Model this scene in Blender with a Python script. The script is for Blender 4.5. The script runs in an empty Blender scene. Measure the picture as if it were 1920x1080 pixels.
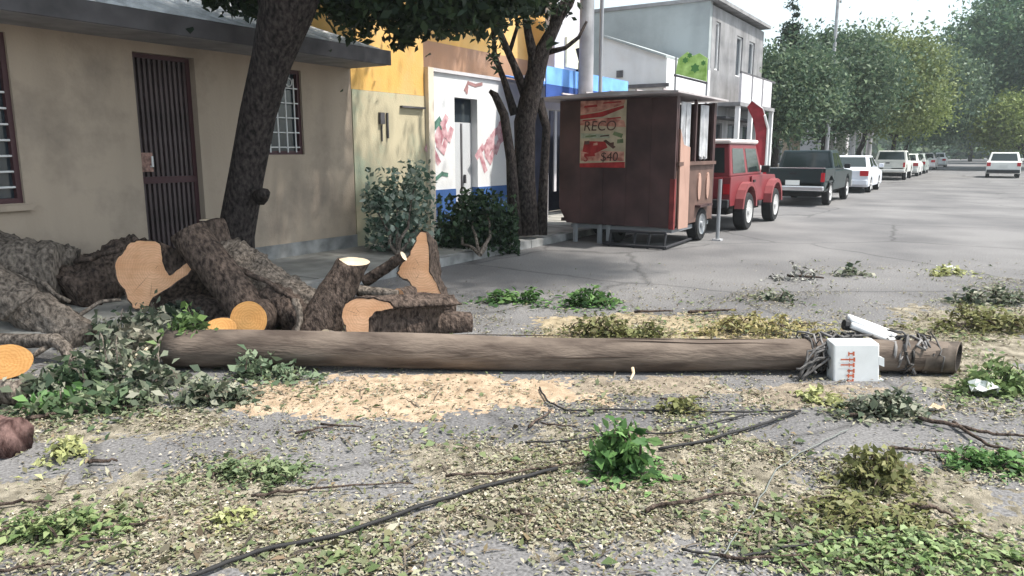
import bpy, math, random
import numpy as np
from mathutils import Vector, Matrix, noise as mnoise

S = bpy.context.scene
COL = S.collection
rad = math.radians
rng = np.random.default_rng(7)
random.seed(7)

# ------------------------------------------------------------------ camera, sky, sun, exposure
HEAD, PITCH, EYE = rad(32.25), rad(10.5), 1.6     # street runs along +Y; camera looks left of it
cam_d = bpy.data.cameras.new('camera')
cam_d.lens = 26.0; cam_d.sensor_width = 36.0; cam_d.clip_end = 3000; cam_d.clip_start = 0.05
cam = bpy.data.objects.new('camera', cam_d); COL.objects.link(cam)
cam.location = (0, 0, EYE); cam.rotation_euler = (rad(90) - PITCH, 0, HEAD)
S.camera = cam

SUN_AZ, SUN_EL = rad(72), rad(61)                 # azimuth clockwise from +Y
w = bpy.data.worlds.new('World'); S.world = w; w.use_nodes = True
nt = w.node_tree; nt.nodes.clear()
sky = nt.nodes.new('ShaderNodeTexSky'); sky.sky_type = 'NISHITA'; sky.sun_disc = False
sky.sun_elevation = SUN_EL; sky.sun_rotation = SUN_AZ; sky.air_density = 1.0; sky.dust_density = 3.0; sky.ozone_density = 1.2
bg = nt.nodes.new('ShaderNodeBackground'); bg.inputs['Strength'].default_value = 0.115
wo = nt.nodes.new('ShaderNodeOutputWorld')
hz = nt.nodes.new('ShaderNodeHueSaturation'); hz.inputs['Saturation'].default_value = 0.45; hz.inputs['Value'].default_value = 1.5
tint = nt.nodes.new('ShaderNodeMixRGB'); tint.blend_type = 'MULTIPLY'; tint.inputs['Fac'].default_value = 1; tint.inputs[2].default_value = (0.93, 1.0, 0.985, 1)
nt.links.new(sky.outputs[0], hz.inputs['Color']); nt.links.new(hz.outputs[0], tint.inputs[1]); nt.links.new(tint.outputs[0], bg.inputs[0]); nt.links.new(bg.outputs[0], wo.inputs[0])
sd = bpy.data.lights.new('sun', 'SUN'); sd.energy = 3.6; sd.angle = rad(2.0); sd.color = (1.0, 0.95, 0.86)
sun = bpy.data.objects.new('sun', sd); COL.objects.link(sun)
sv = Vector((math.sin(SUN_AZ) * math.cos(SUN_EL), math.cos(SUN_AZ) * math.cos(SUN_EL), math.sin(SUN_EL)))
sun.rotation_euler = sv.to_track_quat('Z', 'Y').to_euler(); sun.location = (10, 5, 20)
vs = S.view_settings
S.display_settings.display_device = 'sRGB'
vs.view_transform = 'Standard'; vs.look = 'None'; vs.gamma = 1.0; vs.use_curve_mapping = False
vs.exposure = 0.85
S.cycles.use_denoising = True
S.cycles.max_bounces = 6; S.cycles.diffuse_bounces = 3; S.cycles.transparent_max_bounces = 8

# ------------------------------------------------------------------ photo geometry: pixel (1920x1080) -> world point
FP = 1386.67
FW = Vector((-math.sin(HEAD), math.cos(HEAD), 0)); RT = Vector((math.cos(HEAD), math.sin(HEAD), 0)); UP = Vector((0, 0, 1))
def ray(px, py):
    x = (px - 960) / FP; y = (540 - py) / FP
    return RT * x + FW * (math.cos(PITCH) + y * math.sin(PITCH)) + UP * (-math.sin(PITCH) + y * math.cos(PITCH))
def G(px, py, z=0.0):                              # on the ground
    d = ray(px, py); return Vector((0, 0, EYE)) + d * ((z - EYE) / d.z)
def L(px, py, fw):                                 # at a forward distance
    d = ray(px, py); return Vector((0, 0, EYE)) + d * (fw / d.dot(FW))
def PXP(px, py, X):                                # on a plane X = const
    d = ray(px, py); return Vector((0, 0, EYE)) + d * (X / d.x)
def fwd(p): return p.dot(FW)
def mpp(fw): return fw / FP                        # metres per photo pixel

# ------------------------------------------------------------------ materials
def srgb(r, g, b):
    f = lambda c: (c / 255 / 12.92) if c / 255 <= 0.04045 else ((c / 255 + 0.055) / 1.055) ** 2.4
    return (f(r), f(g), f(b), 1)
MATS = {}
def mat(name, col, rough=0.8, var=0.0, vscale=3.0, bump=0.0, bscale=40.0, metal=0.0, col2=None, stretch=None, spec=0.3, island=None, trans=0.0, alpha_glass=False, detail=6):
    m = bpy.data.materials.new(name); m.use_nodes = True
    n = m.node_tree.nodes; l = m.node_tree.links; p = n['Principled BSDF']
    p.inputs['Roughness'].default_value = rough; p.inputs['Metallic'].default_value = metal
    p.inputs['Specular IOR Level'].default_value = spec
    c = tuple(col) if len(col) == 4 else tuple(col) + (1,)
    p.inputs['Base Color'].default_value = c
    tc = n.new('ShaderNodeTexCoord'); src = tc.outputs['Object']
    if stretch:
        mp = n.new('ShaderNodeMapping'); mp.inputs['Scale'].default_value = stretch
        l.new(src, mp.inputs['Vector']); src = mp.outputs['Vector']
    out = None
    if island:
        g = n.new('ShaderNodeNewGeometry'); r = n.new('ShaderNodeValToRGB'); r.color_ramp.interpolation = 'LINEAR'
        el = r.color_ramp.elements
        while len(el) < len(island): el.new(0.5)
        for i, cc in enumerate(island):
            el[i].position = i / max(1, len(island) - 1); el[i].color = tuple(cc) if len(cc) == 4 else tuple(cc) + (1,)
        l.new(g.outputs['Random Per Island'], r.inputs['Fac']); out = r.outputs['Color']
    elif var > 0 or col2 is not None:
        t = n.new('ShaderNodeTexNoise'); t.inputs['Scale'].default_value = vscale; t.inputs['Detail'].default_value = detail
        l.new(src, t.inputs['Vector'])
        r = n.new('ShaderNodeValToRGB'); r.color_ramp.elements[0].position = 0.35; r.color_ramp.elements[1].position = 0.68
        a = tuple(max(0, x * (1 - var)) for x in c[:3]) + (1,)
        b = tuple(col2) if col2 is not None else tuple(min(1, x * (1 + var)) for x in c[:3]) + (1,)
        if len(b) == 3: b = b + (1,)
        r.color_ramp.elements[0].color = a; r.color_ramp.elements[1].color = b
        l.new(t.outputs['Fac'], r.inputs['Fac']); out = r.outputs['Color']
    if out is not None: l.new(out, p.inputs['Base Color'])
    if bump > 0:
        t2 = n.new('ShaderNodeTexNoise'); t2.inputs['Scale'].default_value = bscale; t2.inputs['Detail'].default_value = 8
        l.new(src, t2.inputs['Vector'])
        bp = n.new('ShaderNodeBump'); bp.inputs['Strength'].default_value = bump; bp.inputs['Distance'].default_value = 0.02
        l.new(t2.outputs['Fac'], bp.inputs['Height']); l.new(bp.outputs['Normal'], p.inputs['Normal'])
    if trans > 0:
        tb = n.new('ShaderNodeBsdfTranslucent'); mx = n.new('ShaderNodeMixShader'); mx.inputs['Fac'].default_value = trans
        if out is not None: l.new(out, tb.inputs['Color'])
        else: tb.inputs['Color'].default_value = c
        l.new(p.outputs[0], mx.inputs[1]); l.new(tb.outputs[0], mx.inputs[2])
        l.new(mx.outputs[0], n['Material Output'].inputs['Surface'])
    MATS[name] = m
    return m

# ------------------------------------------------------------------ mesh helpers
def root_of(o):
    while o.parent: o = o.parent
    return o
def tag(o, label=None, cat=None, group=None, kind=None):
    if label: o['label'] = label
    if cat: o['category'] = cat
    if group: o['group'] = group
    if kind: o['kind'] = kind
    return o
def thing(name, label, cat, loc, group=None, rotz=0):
    o = bpy.data.objects.new(name, None); COL.objects.link(o); o.empty_display_size = 0.1
    o.location = loc; o.rotation_euler = (0, 0, rotz)
    return tag(o, label, cat, group)
class MB:
    def __init__(s): s.v = []; s.f = []
    def add(s, vs, fs):
        k = len(s.v); s.v += [tuple(x) for x in vs]; s.f += [tuple(i + k for i in f) for f in fs]; return s
    def box(s, x0, x1, y0, y1, z0, z1):
        return s.add([(x0, y0, z0), (x1, y0, z0), (x1, y1, z0), (x0, y1, z0), (x0, y0, z1), (x1, y0, z1), (x1, y1, z1), (x0, y1, z1)],
                     [(0, 3, 2, 1), (4, 5, 6, 7), (0, 1, 5, 4), (1, 2, 6, 5), (2, 3, 7, 6), (3, 0, 4, 7)])
    def hexa(s, a, b):                              # two matching quads
        return s.add(list(a) + list(b), [(0, 3, 2, 1), (4, 5, 6, 7), (0, 1, 5, 4), (1, 2, 6, 5), (2, 3, 7, 6), (3, 0, 4, 7)])
    def prism(s, pts, off):
        n = len(pts); off = Vector(off); pts = [Vector(p) for p in pts]
        return s.add(pts + [p + off for p in pts], [tuple(range(n))[::-1], tuple(range(n, 2 * n))] + [(i, (i + 1) % n, n + (i + 1) % n, n + i) for i in range(n)])
    def tube(s, pts, radii, n=10, cap=(True, True), rough=0.0, ridges=0, seed=0, cut0=None, cut1=None, flat=1.0):
        pts = [Vector(p) for p in pts]
        if not hasattr(radii, '__len__'): radii = [radii] * len(pts)
        k = len(s.v); up = None; m = len(pts); first = []; last = []
        for i, p in enumerate(pts):
            t = (pts[min(i + 1, m - 1)] - pts[max(i - 1, 0)]).normalized()
            if up is None:
                up = Vector((0, 0, 1)) if abs(t.z) < 0.9 else Vector((1, 0, 0))
            up = (up - t * up.dot(t)).normalized(); sd_ = t.cross(up)
            for j in range(n):
                a = 2 * math.pi * j / n
                r = radii[i]
                if rough:
                    q = Vector((math.cos(a) * 1.3 + seed * 7.1, math.sin(a) * 1.3, i * 0.35))
                    r *= 1 + rough * mnoise.noise(q * 1.1)
                    if ridges: r *= 1 + rough * 0.75 * (1 - abs(math.sin(a * ridges * 0.5 + 2.2 * mnoise.noise(q * 1.6)))) * (0.6 + 0.8 * mnoise.noise(Vector((a, i * 0.8, seed))))
                v = p + (up * math.cos(a) * flat + sd_ * math.sin(a)) * r
                if i == 0 and cut0 is not None: v = v - t * ((v - p).dot(cut0) / t.dot(cut0))
                if i == m - 1 and cut1 is not None: v = v - t * ((v - p).dot(cut1) / t.dot(cut1))
                s.v.append(tuple(v))
                if i == 0: first.append(v)
                if i == m - 1: last.append(v)
        for i in range(m - 1):
            for j in range(n):
                a = k + i * n + j; b = k + i * n + (j + 1) % n
                s.f.append((a, b, b + n, a + n))
        if cap[0]: s.f.append(tuple(k + j for j in range(n))[::-1])
        if cap[1]: s.f.append(tuple(k + (m - 1) * n + j for j in range(n)))
        s.first, s.last = first, last
        return s
    def lathe_x(s, prof, c, n=24):                  # wheel-like: profile of (x, r) about an axis along X at c
        k = len(s.v)
        for x, r in prof:
            for j in range(n):
                a = 2 * math.pi * j / n
                s.v.append((c[0] + x, c[1] + r * math.cos(a), c[2] + r * math.sin(a)))
        for i in range(len(prof) - 1):
            for j in range(n):
                a = k + i * n + j; b = k + i * n + (j + 1) % n
                s.f.append((a, b, b + n, a + n))
        return s
    def build(s, name, material, parent=None, smooth=False, label=None, bevel=0.0, kind=None, local=False):
        v = np.array(s.v, dtype=float)
        if parent is not None:
            org = np.array(root_of(parent).location) if not local else np.zeros(3)
        else:
            org = np.array([(v[:, 0].min() + v[:, 0].max()) / 2, (v[:, 1].min() + v[:, 1].max()) / 2, v[:, 2].min()])
        me = bpy.data.meshes.new(name); me.from_pydata((v - org).tolist(), [], s.f)
        if smooth: me.polygons.foreach_set('use_smooth', [True] * len(me.polygons))
        me.materials.append(material); me.update()
        o = bpy.data.objects.new(name, me); COL.objects.link(o)
        if parent is not None: o.parent = parent
        else: o.location = org
        if bevel:
            b = o.modifiers.new('bevel', 'BEVEL'); b.width = bevel; b.segments = 2; b.limit_method = 'ANGLE'; b.angle_limit = rad(35)
        if label: o['label'] = label
        if kind: o['kind'] = kind
        return o
def share(o, delta, parent=None):                   # an alike piece that shares its mesh
    c = o.copy(); COL.objects.link(c); c.parent = parent or o.parent; c.location = o.location + Vector(delta); return c
def quads(name, V, material, parent=None, kind=None, origin=None, smooth=False, fv=4):   # V: (N, 4, 3) loose leaf faces
    N = len(V); org = np.array(origin if origin is not None else (root_of(parent).location if parent else V.reshape(-1, 3).mean(0)))
    me = bpy.data.meshes.new(name)
    me.vertices.add(N * fv); me.vertices.foreach_set('co', (V - org).reshape(-1).astype(np.float32))
    me.loops.add(N * fv); me.loops.foreach_set('vertex_index', np.arange(N * fv, dtype=np.int32))
    me.polygons.add(N); me.polygons.foreach_set('loop_start', np.arange(0, N * fv, fv, dtype=np.int32))
    me.polygons.foreach_set('loop_total', np.full(N, fv, dtype=np.int32))
    me.materials.append(material); me.update(calc_edges=True); me.validate()
    o = bpy.data.objects.new(name, me); COL.objects.link(o)
    if parent is not None: o.parent = parent
    else: o.location = org
    if kind: o['kind'] = kind
    return o
def leaf_quads(C, size, flat=0.0, aspect=0.5, jitter=0.5, droop=0.0):
    """Bent diamond leaves at the centres C: flat=0 any way up, 1 lying on the ground."""
    N = len(C)
    d = rng.normal(size=(N, 3)); d[:, 2] = d[:, 2] * (1 - flat) - droop; d /= np.linalg.norm(d, axis=1)[:, None] + 1e-9
    nrm = rng.normal(size=(N, 3)) * (1 - flat * 0.85); nrm[:, 2] += 0.3 + 2.0 * flat
    s = np.cross(d, nrm); s /= np.linalg.norm(s, axis=1)[:, None] + 1e-9
    u = np.cross(s, d)
    ln = size * (1 - jitter + 2 * jitter * rng.random(N))[:, None]
    wd = ln * aspect * (0.7 + 0.6 * rng.random(N))[:, None]
    lift = u * wd * (0.25 + 0.3 * rng.random(N))[:, None]
    a = C - d * ln * 0.5; b = C + s * wd * 0.5 + lift * 0.5; c = C + d * ln * 0.5 - u * ln * 0.12; e = C - s * wd * 0.5 + lift * 0.5
    return np.stack([a, b, c, e], 1)

# ------------------------------------------------------------------ materials used
def road_mat():
    m = mat('asphalt', (0.20, 0.20, 0.215), rough=0.92, spec=0.2)
    n = m.node_tree.nodes; l = m.node_tree.links; p = n['Principled BSDF']
    tc = n.new('ShaderNodeTexCoord')
    def ramp(sc, det, a, b, p0=0.35, p1=0.65):
        t = n.new('ShaderNodeTexNoise'); t.inputs['Scale'].default_value = sc; t.inputs['Detail'].default_value = det
        l.new(tc.outputs['Object'], t.inputs['Vector'])
        r = n.new('ShaderNodeValToRGB'); r.color_ramp.elements[0].position = p0; r.color_ramp.elements[1].position = p1
        r.color_ramp.elements[0].color = a; r.color_ramp.elements[1].color = b
        l.new(t.outputs['Fac'], r.inputs['Fac']); return r.outputs['Color'], t
    big, _ = ramp(0.5, 5, (0.122, 0.118, 0.122, 1), (0.200, 0.193, 0.194, 1))
    fine, tf = ramp(60, 6, (0.62, 0.62, 0.62, 1), (1.25, 1.25, 1.25, 1))
    mx = n.new('ShaderNodeMixRGB'); mx.blend_type = 'MULTIPLY'; mx.inputs['Fac'].default_value = 1
    l.new(big, mx.inputs[1]); l.new(fine, mx.inputs[2])
    cr = n.new('ShaderNodeTexVoronoi'); cr.feature = 'DISTANCE_TO_EDGE'; cr.inputs['Scale'].default_value = 0.33
    wn = n.new('ShaderNodeTexNoise'); wn.inputs['Scale'].default_value = 1.6; wn.inputs['Detail'].default_value = 6
    l.new(tc.outputs['Object'], wn.inputs['Vector'])
    av = n.new('ShaderNodeMixRGB'); av.inputs['Fac'].default_value = 0.25
    l.new(tc.outputs['Object'], av.inputs[1]); l.new(wn.outputs['Color'], av.inputs[2]); l.new(av.outputs[0], cr.inputs['Vector'])
    r3 = n.new('ShaderNodeValToRGB'); r3.color_ramp.elements[0].position = 0.0; r3.color_ramp.elements[1].position = 0.012
    r3.color_ramp.elements[0].color = (0.6, 0.6, 0.6, 1); r3.color_ramp.elements[1].color = (1, 1, 1, 1)
    l.new(cr.outputs['Distance'], r3.inputs['Fac'])
    m2 = n.new('ShaderNodeMixRGB'); m2.blend_type = 'MULTIPLY'; m2.inputs['Fac'].default_value = 1
    l.new(mx.outputs[0], m2.inputs[1]); l.new(r3.outputs[0], m2.inputs[2])
    l.new(m2.outputs[0], p.inputs['Base Color'])
    bp = n.new('ShaderNodeBump'); bp.inputs['Strength'].default_value = 0.5; bp.inputs['Distance'].default_value = 0.01
    l.new(tf.outputs['Fac'], bp.inputs['Height']); l.new(bp.outputs['Normal'], p.inputs['Normal'])
    return m
def wood_mat(name, a, b, dark):
    m = mat(name, a, rough=0.85, spec=0.15)
    n = m.node_tree.nodes; l = m.node_tree.links; p = n['Principled BSDF']
    tc = n.new('ShaderNodeTexCoord')
    wv = n.new('ShaderNodeTexWave'); wv.wave_type = 'RINGS'; wv.rings_direction = 'SPHERICAL'
    wv.inputs['Scale'].default_value = 14; wv.inputs['Distortion'].default_value = 5; wv.inputs['Detail'].default_value = 3; wv.inputs['Detail Scale'].default_value = 2
    l.new(tc.outputs['Object'], wv.inputs['Vector'])
    t = n.new('ShaderNodeTexNoise'); t.inputs['Scale'].default_value = 5; t.inputs['Detail'].default_value = 7
    l.new(tc.outputs['Object'], t.inputs['Vector'])
    r = n.new('ShaderNodeValToRGB'); r.color_ramp.elements[0].position = 0.3; r.color_ramp.elements[1].position = 0.65
    r.color_ramp.elements[0].color = tuple(dark) + (1,); r.color_ramp.elements[1].color = tuple(a) + (1,)
    l.new(t.outputs['Fac'], r.inputs['Fac'])
    mx = n.new('ShaderNodeMixRGB'); mx.inputs[2].default_value = tuple(b) + (1,)
    ml = n.new('ShaderNodeMath'); ml.operation = 'MULTIPLY'; ml.inputs[1].default_value = 0.5
    l.new(wv.outputs['Fac'], ml.inputs[0]); l.new(ml.outputs[0], mx.inputs['Fac']); l.new(r.outputs[0], mx.inputs[1])
    # chainsaw marks: fine parallel scores across the face
    mp = n.new('ShaderNodeMapping'); mp.inputs['Rotation'].default_value = (0, 0.5, 0.4); mp.inputs['Scale'].default_value = (4, 4, 70)
    l.new(tc.outputs['Object'], mp.inputs['Vector'])
    ts = n.new('ShaderNodeTexNoise'); ts.inputs['Scale'].default_value = 1.0; ts.inputs['Detail'].default_value = 3; l.new(mp.outputs[0], ts.inputs['Vector'])
    rs = n.new('ShaderNodeValToRGB'); rs.color_ramp.elements[0].position = 0.35; rs.color_ramp.elements[1].position = 0.6
    rs.color_ramp.elements[0].color = (0.72, 0.68, 0.64, 1); rs.color_ramp.elements[1].color = (1.05, 1.05, 1.05, 1); l.new(ts.outputs['Fac'], rs.inputs['Fac'])
    mz = n.new('ShaderNodeMixRGB'); mz.blend_type = 'MULTIPLY'; mz.inputs['Fac'].default_value = 0.28
    l.new(mx.outputs[0], mz.inputs[1]); l.new(rs.outputs[0], mz.inputs[2]); l.new(mz.outputs[0], p.inputs['Base Color'])
    bp = n.new('ShaderNodeBump'); bp.inputs['Strength'].default_value = 0.35; bp.inputs['Distance'].default_value = 0.01
    l.new(t.outputs['Fac'], bp.inputs['Height']); l.new(bp.outputs['Normal'], p.inputs['Normal'])
    return m
def bark_mat(name, a, b, sc=9):
    return mat(name, a, rough=0.95, var=0.35, col2=b, vscale=sc, bump=1.0, bscale=sc * 2.2, spec=0.1, stretch=(1, 1, 0.55), detail=9)
asphalt = road_mat()
soil = mat('dry_ground', (0.20, 0.18, 0.15), var=0.3, vscale=0.6)
concrete = mat('pavement_concrete', (0.30, 0.29, 0.27), var=0.3, vscale=2.5, bump=0.3, bscale=60)
kerbm = mat('kerb_concrete', (0.26, 0.26, 0.26), var=0.35, vscale=4, bump=0.3, bscale=50)
bark_dark = bark_mat('dark_bark', (0.044, 0.033, 0.029), (0.145, 0.108, 0.090), 30)
bark_grey = bark_mat('grey_bark', (0.090, 0.074, 0.064), (0.28, 0.235, 0.20), 30)
bark_tree = bark_mat('tree_bark', (0.026, 0.022, 0.022), (0.078, 0.064, 0.061), 28)
pole_wood = mat('weathered_pole_wood', (0.085, 0.063, 0.052), rough=0.9, var=0.2, col2=(0.185, 0.146, 0.12), vscale=6.0, stretch=(0.35, 0.6, 2.2), bump=0.5, bscale=30)
cut_pink = wood_mat('fresh_cut_pink', (0.88, 0.54, 0.34), (0.64, 0.33, 0.18), (0.70, 0.37, 0.20))
cut_orange = wood_mat('fresh_cut_orange', (0.85, 0.47, 0.18), (0.62, 0.28, 0.09), (0.74, 0.37, 0.13))
cut_pale = wood_mat('fresh_cut_pale', (0.72, 0.62, 0.48), (0.55, 0.42, 0.28), (0.6, 0.46, 0.32))

# ------------------------------------------------------------------ setting: ground, road, pavements
MB().box(-260, 260, -60, 440, -0.6, -0.125).build('ground', soil, kind='structure')
MB().add([(-6.3, -40, 0), (9, -40, 0), (9, 420, 0), (-6.3, 420, 0)], [(0, 1, 2, 3)]).build('road', asphalt, kind='structure')
m = MB()
for i in range(60):
    y0 = -20 + i * 2.0
    m.box(-9.0, -6.462, y0 + 0.006, y0 + 1.994, -0.12, 0.13 + 0.004 * math.sin(i * 3.1))
m.build('pavement', concrete, kind='structure')
m = MB()
for i in range(70):
    y0 = -20 + i * 1.7
    m.box(-6.46, -6.3, y0 + 0.008, y0 + 1.692, -0.12, 0.128 + 0.006 * math.sin(i * 2.3))
m.build('kerb', kerbm, kind='structure')
MB().box(9.0, 12, -40, 300, -0.12, 0.13).build('far_pavement', concrete, kind='structure')
MB().box(-9.0, -6.3, 100, 400, -0.12, 0.13).build('distant_pavement', concrete, kind='structure')

# ------------------------------------------------------------------ buildings
def stained(name, base, stain, scale=1.2, lo=0.42, hi=0.7, grime=0.10):
    m = mat(name, base, rough=0.9, spec=0.15, bump=0.25, bscale=35)
    n = m.node_tree.nodes; l = m.node_tree.links; p = n['Principled BSDF']
    tc = n.new('ShaderNodeTexCoord')
    t = n.new('ShaderNodeTexNoise'); t.inputs['Scale'].default_value = scale; t.inputs['Detail'].default_value = 9; t.inputs['Roughness'].default_value = 0.65
    l.new(tc.outputs['Object'], t.inputs['Vector'])
    r = n.new('ShaderNodeValToRGB'); r.color_ramp.elements[0].position = lo; r.color_ramp.elements[1].position = hi
    r.color_ramp.elements[0].color = tuple(base) + (1,); r.color_ramp.elements[1].color = tuple(stain) + (1,)
    l.new(t.outputs['Fac'], r.inputs['Fac'])
    mp = n.new('ShaderNodeMapping'); mp.inputs['Scale'].default_value = (2.2, 2.2, 0.45); l.new(tc.outputs['Object'], mp.inputs['Vector'])
    t2 = n.new('ShaderNodeTexNoise'); t2.inputs['Scale'].default_value = 1.0; t2.inputs['Detail'].default_value = 5; l.new(mp.outputs[0], t2.inputs['Vector'])
    r2 = n.new('ShaderNodeValToRGB'); r2.color_ramp.elements[0].position = 0.3; r2.color_ramp.elements[1].position = 0.6
    g = 1 - grime; r2.color_ramp.elements[0].color = (g, g, g, 1); r2.color_ramp.elements[1].color = (1, 1, 1, 1)
    l.new(t2.outputs['Fac'], r2.inputs['Fac'])
    mx = n.new('ShaderNodeMixRGB'); mx.blend_type = 'MULTIPLY'; mx.inputs['Fac'].default_value = 1
    l.new(r.outputs[0], mx.inputs[1]); l.new(r2.outputs[0], mx.inputs[2]); l.new(mx.outputs[0], p.inputs['Base Color'])
    return m
beige = stained('beige_plaster', (0.43, 0.35, 0.28), (0.26, 0.215, 0.18), 0.9, 0.5, 0.72, 0.15)
weathered = stained('weathered_green_plaster', (0.58, 0.51, 0.36), (0.42, 0.50, 0.38), 0.7, 0.46, 0.64)
ochre = stained('ochre_paint', (0.78, 0.47, 0.15), (0.74, 0.50, 0.24), 1.0)
terracotta = stained('shaded_terracotta', (0.45, 0.27, 0.18), (0.40, 0.26, 0.19), 1.0)
white_wall = stained('white_paint', (0.78, 0.78, 0.80), (0.68, 0.66, 0.66), 1.3, 0.5, 0.8, 0.12)
blue_paint = stained('blue_paint', (0.06, 0.14, 0.36), (0.05, 0.10, 0.26), 2)
lilac = stained('pale_lilac_plaster', (0.62, 0.60, 0.62), (0.52, 0.50, 0.54), 1)
grey_wall = stained('grey_plaster', (0.40, 0.43, 0.44), (0.30, 0.325, 0.335), 0.6)
grey_front = stained('grey_front_paint', (0.33, 0.325, 0.335), (0.22, 0.215, 0.225), 0.9, 0.4, 0.66, 0.3)
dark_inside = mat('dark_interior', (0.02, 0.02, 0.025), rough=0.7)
glass = mat('window_glass', (0.03, 0.04, 0.05), rough=0.08, spec=0.6)
door_metal = mat('maroon_door_metal', (0.078, 0.055, 0.058), rough=0.5, var=0.3, vscale=4, spec=0.4)
frame_maroon = mat('maroon_frame', (0.07, 0.03, 0.035), rough=0.5)
white_iron = mat('white_ironwork', (0.75, 0.75, 0.76), rough=0.5)
roof_white = mat('whitewashed_roof', (0.72, 0.72, 0.72), var=0.25, vscale=3, bump=0.3)
fascia_m = mat('grey_fascia', (0.11, 0.105, 0.115), var=0.3, vscale=3)
soffit_m = mat('soffit_grey', (0.26, 0.25, 0.255), var=0.2, vscale=3)

def wall_holes(m, x0, x1, y0, y1, z0, z1, holes):   # wall along Y with rectangular openings, built of butted blocks
    ys = sorted({y0, y1} | {h[0] for h in holes} | {h[1] for h in holes})
    for a, b in zip(ys, ys[1:]):
        h = [q for q in holes if q[0] <= a + 1e-6 and q[1] >= b - 1e-6]
        if not h: m.box(x0, x1, a, b, z0, z1)
        else:
            h = h[0]
            if h[2] > z0: m.box(x0, x1, a, b, z0, h[2])
            if h[3] < z1: m.box(x0, x1, a, b, h[3], z1)
    return m
PAVE = 0.13
FX = -8.2                                           # the facade line on the left of the street
# --- beige house
h = thing('beige_house', 'single storey beige plaster house with barred door and deep eave', 'house', (FX, 6, PAVE))
DOOR = (5.02, 5.80, PAVE, 2.70); WL = (2.4, 3.74, 1.08, 2.74); WR = (6.62, 7.47, 1.55, 2.70)
m = wall_holes(MB(), FX - 0.2, FX, 0.5, 8.44, PAVE - 0.1, 2.86, [DOOR, WL, WR])
m.box(FX - 5, FX - 0.2, 8.24, 8.44, 0, 2.86).box(FX - 5, FX - 0.2, 0.5, 0.7, 0, 2.86)
m.build('wall', beige, h)
MB().box(FX, FX + 0.022, 0.5, 5.02, PAVE - 0.05, 0.32).box(FX, FX + 0.022, 5.80, 8.44, PAVE - 0.05, 0.32).build('plinth', kerbm, h)
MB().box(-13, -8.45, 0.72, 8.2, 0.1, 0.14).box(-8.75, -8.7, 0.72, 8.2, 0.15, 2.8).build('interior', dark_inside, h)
rt = math.tan(rad(17))
m = MB(); ye = 8.46
m.hexa([(-7.46, 0.2, 2.86), (-7.46, ye, 2.86), (-14, ye, 2.86 + 6.54 * rt), (-14, 0.2, 2.86 + 6.54 * rt)],
       [(-7.46, 0.2, 3.0), (-7.46, ye, 3.0), (-14, ye, 3.0 + 6.54 * rt), (-14, 0.2, 3.0 + 6.54 * rt)])
m.build('roof', roof_white, h)
for i in range(26):                                  # corrugation ribs of the roof sheet
    y = 0.5 + i * 0.31
    a = MB().tube([(-7.44, y, 3.0), (-13.9, y, 3.0 + 6.46 * rt)], 0.035, n=6)
    o = a.build('roof_rib', roof_white, h)
MB().box(-7.46, -7.42, 0.2, ye + 0.02, 2.82, 3.02).build('fascia', fascia_m, h)
MB().box(-8.2, -7.465, 0.2, ye - 0.02, 2.815, 2.852).build('soffit', soffit_m, h)
# door: frame, vertical bars, lock box
y0, y1, z0, z1 = DOOR
MB().box(-8.36, -8.30, y0, y0 + 0.05, z0, z1).box(-8.36, -8.30, y1 - 0.05, y1, z0, z1).box(-8.36, -8.30, y0 + 0.05, y1 - 0.05, z1 - 0.05, z1).box(-8.36, -8.30, y0 + 0.05, y1 - 0.05, 1.22, 1.30).build('door_frame', frame_maroon, h)
door = MB().box(-8.40, -8.365, y0 + 0.002, y1 - 0.002, z0, z1).build('door', door_metal, h, label='maroon sheet metal door behind vertical bars')
sl = MB().box(-8.355, -8.315, y0 + 0.062, y0 + 0.092, z0 + 0.02, 1.218).build('bar', door_metal, door)
s2 = MB().box(-8.355, -8.315, y0 + 0.062, y0 + 0.092, 1.302, z1 - 0.052).build('bar', door_metal, door)
for k in range(1, 11):
    share(sl, (0, k * 0.0635, 0)); share(s2, (0, k * 0.0635, 0))
MB().box(-8.31, -8.25, y0 + 0.03, y0 + 0.17, 1.36, 1.58).build('lock', mat('rusty_lock', (0.30, 0.18, 0.15), var=0.5, vscale=20, rough=0.7), door)
MB().tube([(-8.25, y0 + 0.14, 1.42), (-8.21, y0 + 0.14, 1.42), (-8.21, y0 + 0.14, 1.54)], 0.012, n=6).build('handle', white_iron, door)
# left window: horizontal white bars
def win_frame(y0, y1, z0, z1, x=-8.3, t=0.05):
    return MB().box(x, x + 0.06, y0, y0 + t, z0, z1).box(x, x + 0.06, y1 - t, y1, z0, z1).box(x, x + 0.06, y0 + t, y1 - t, z0, z0 + t).box(x, x + 0.06, y0 + t, y1 - t, z1 - t, z1)
wn = win_frame(*WL).build('window', frame_maroon, h, label='large window with white horizontal bars')
MB().box(-8.33, -8.305, WL[0], WL[1], WL[2], WL[3]).build('pane', glass, wn)
for k in range(7):
    z = WL[2] + 0.16 + k * 0.155
    MB().tube([(-8.255, WL[0] + 0.02, z), (-8.255, WL[1] - 0.03, z)], 0.011, n=6).build('bar', white_iron, wn)
for k in range(3):
    y = WL[1] - 0.32 - k * 0.4
    MB().box(-8.30, -8.285, y, y + 0.03, WL[2] + 0.05, WL[3] - 0.05).build('mullion', frame_maroon, wn)
MB().box(-8.2, -8.13, WL[0] - 0.05, WL[1] + 0.05, WL[2] - 0.07, WL[2] - 0.01).build('sill', beige, wn)
wn = win_frame(*WR).build('window', frame_maroon, h, label='small window with white ornamental ironwork')
MB().box(-8.33, -8.305, WR[0], WR[1], WR[2], WR[3]).build('pane', glass, wn)
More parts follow.
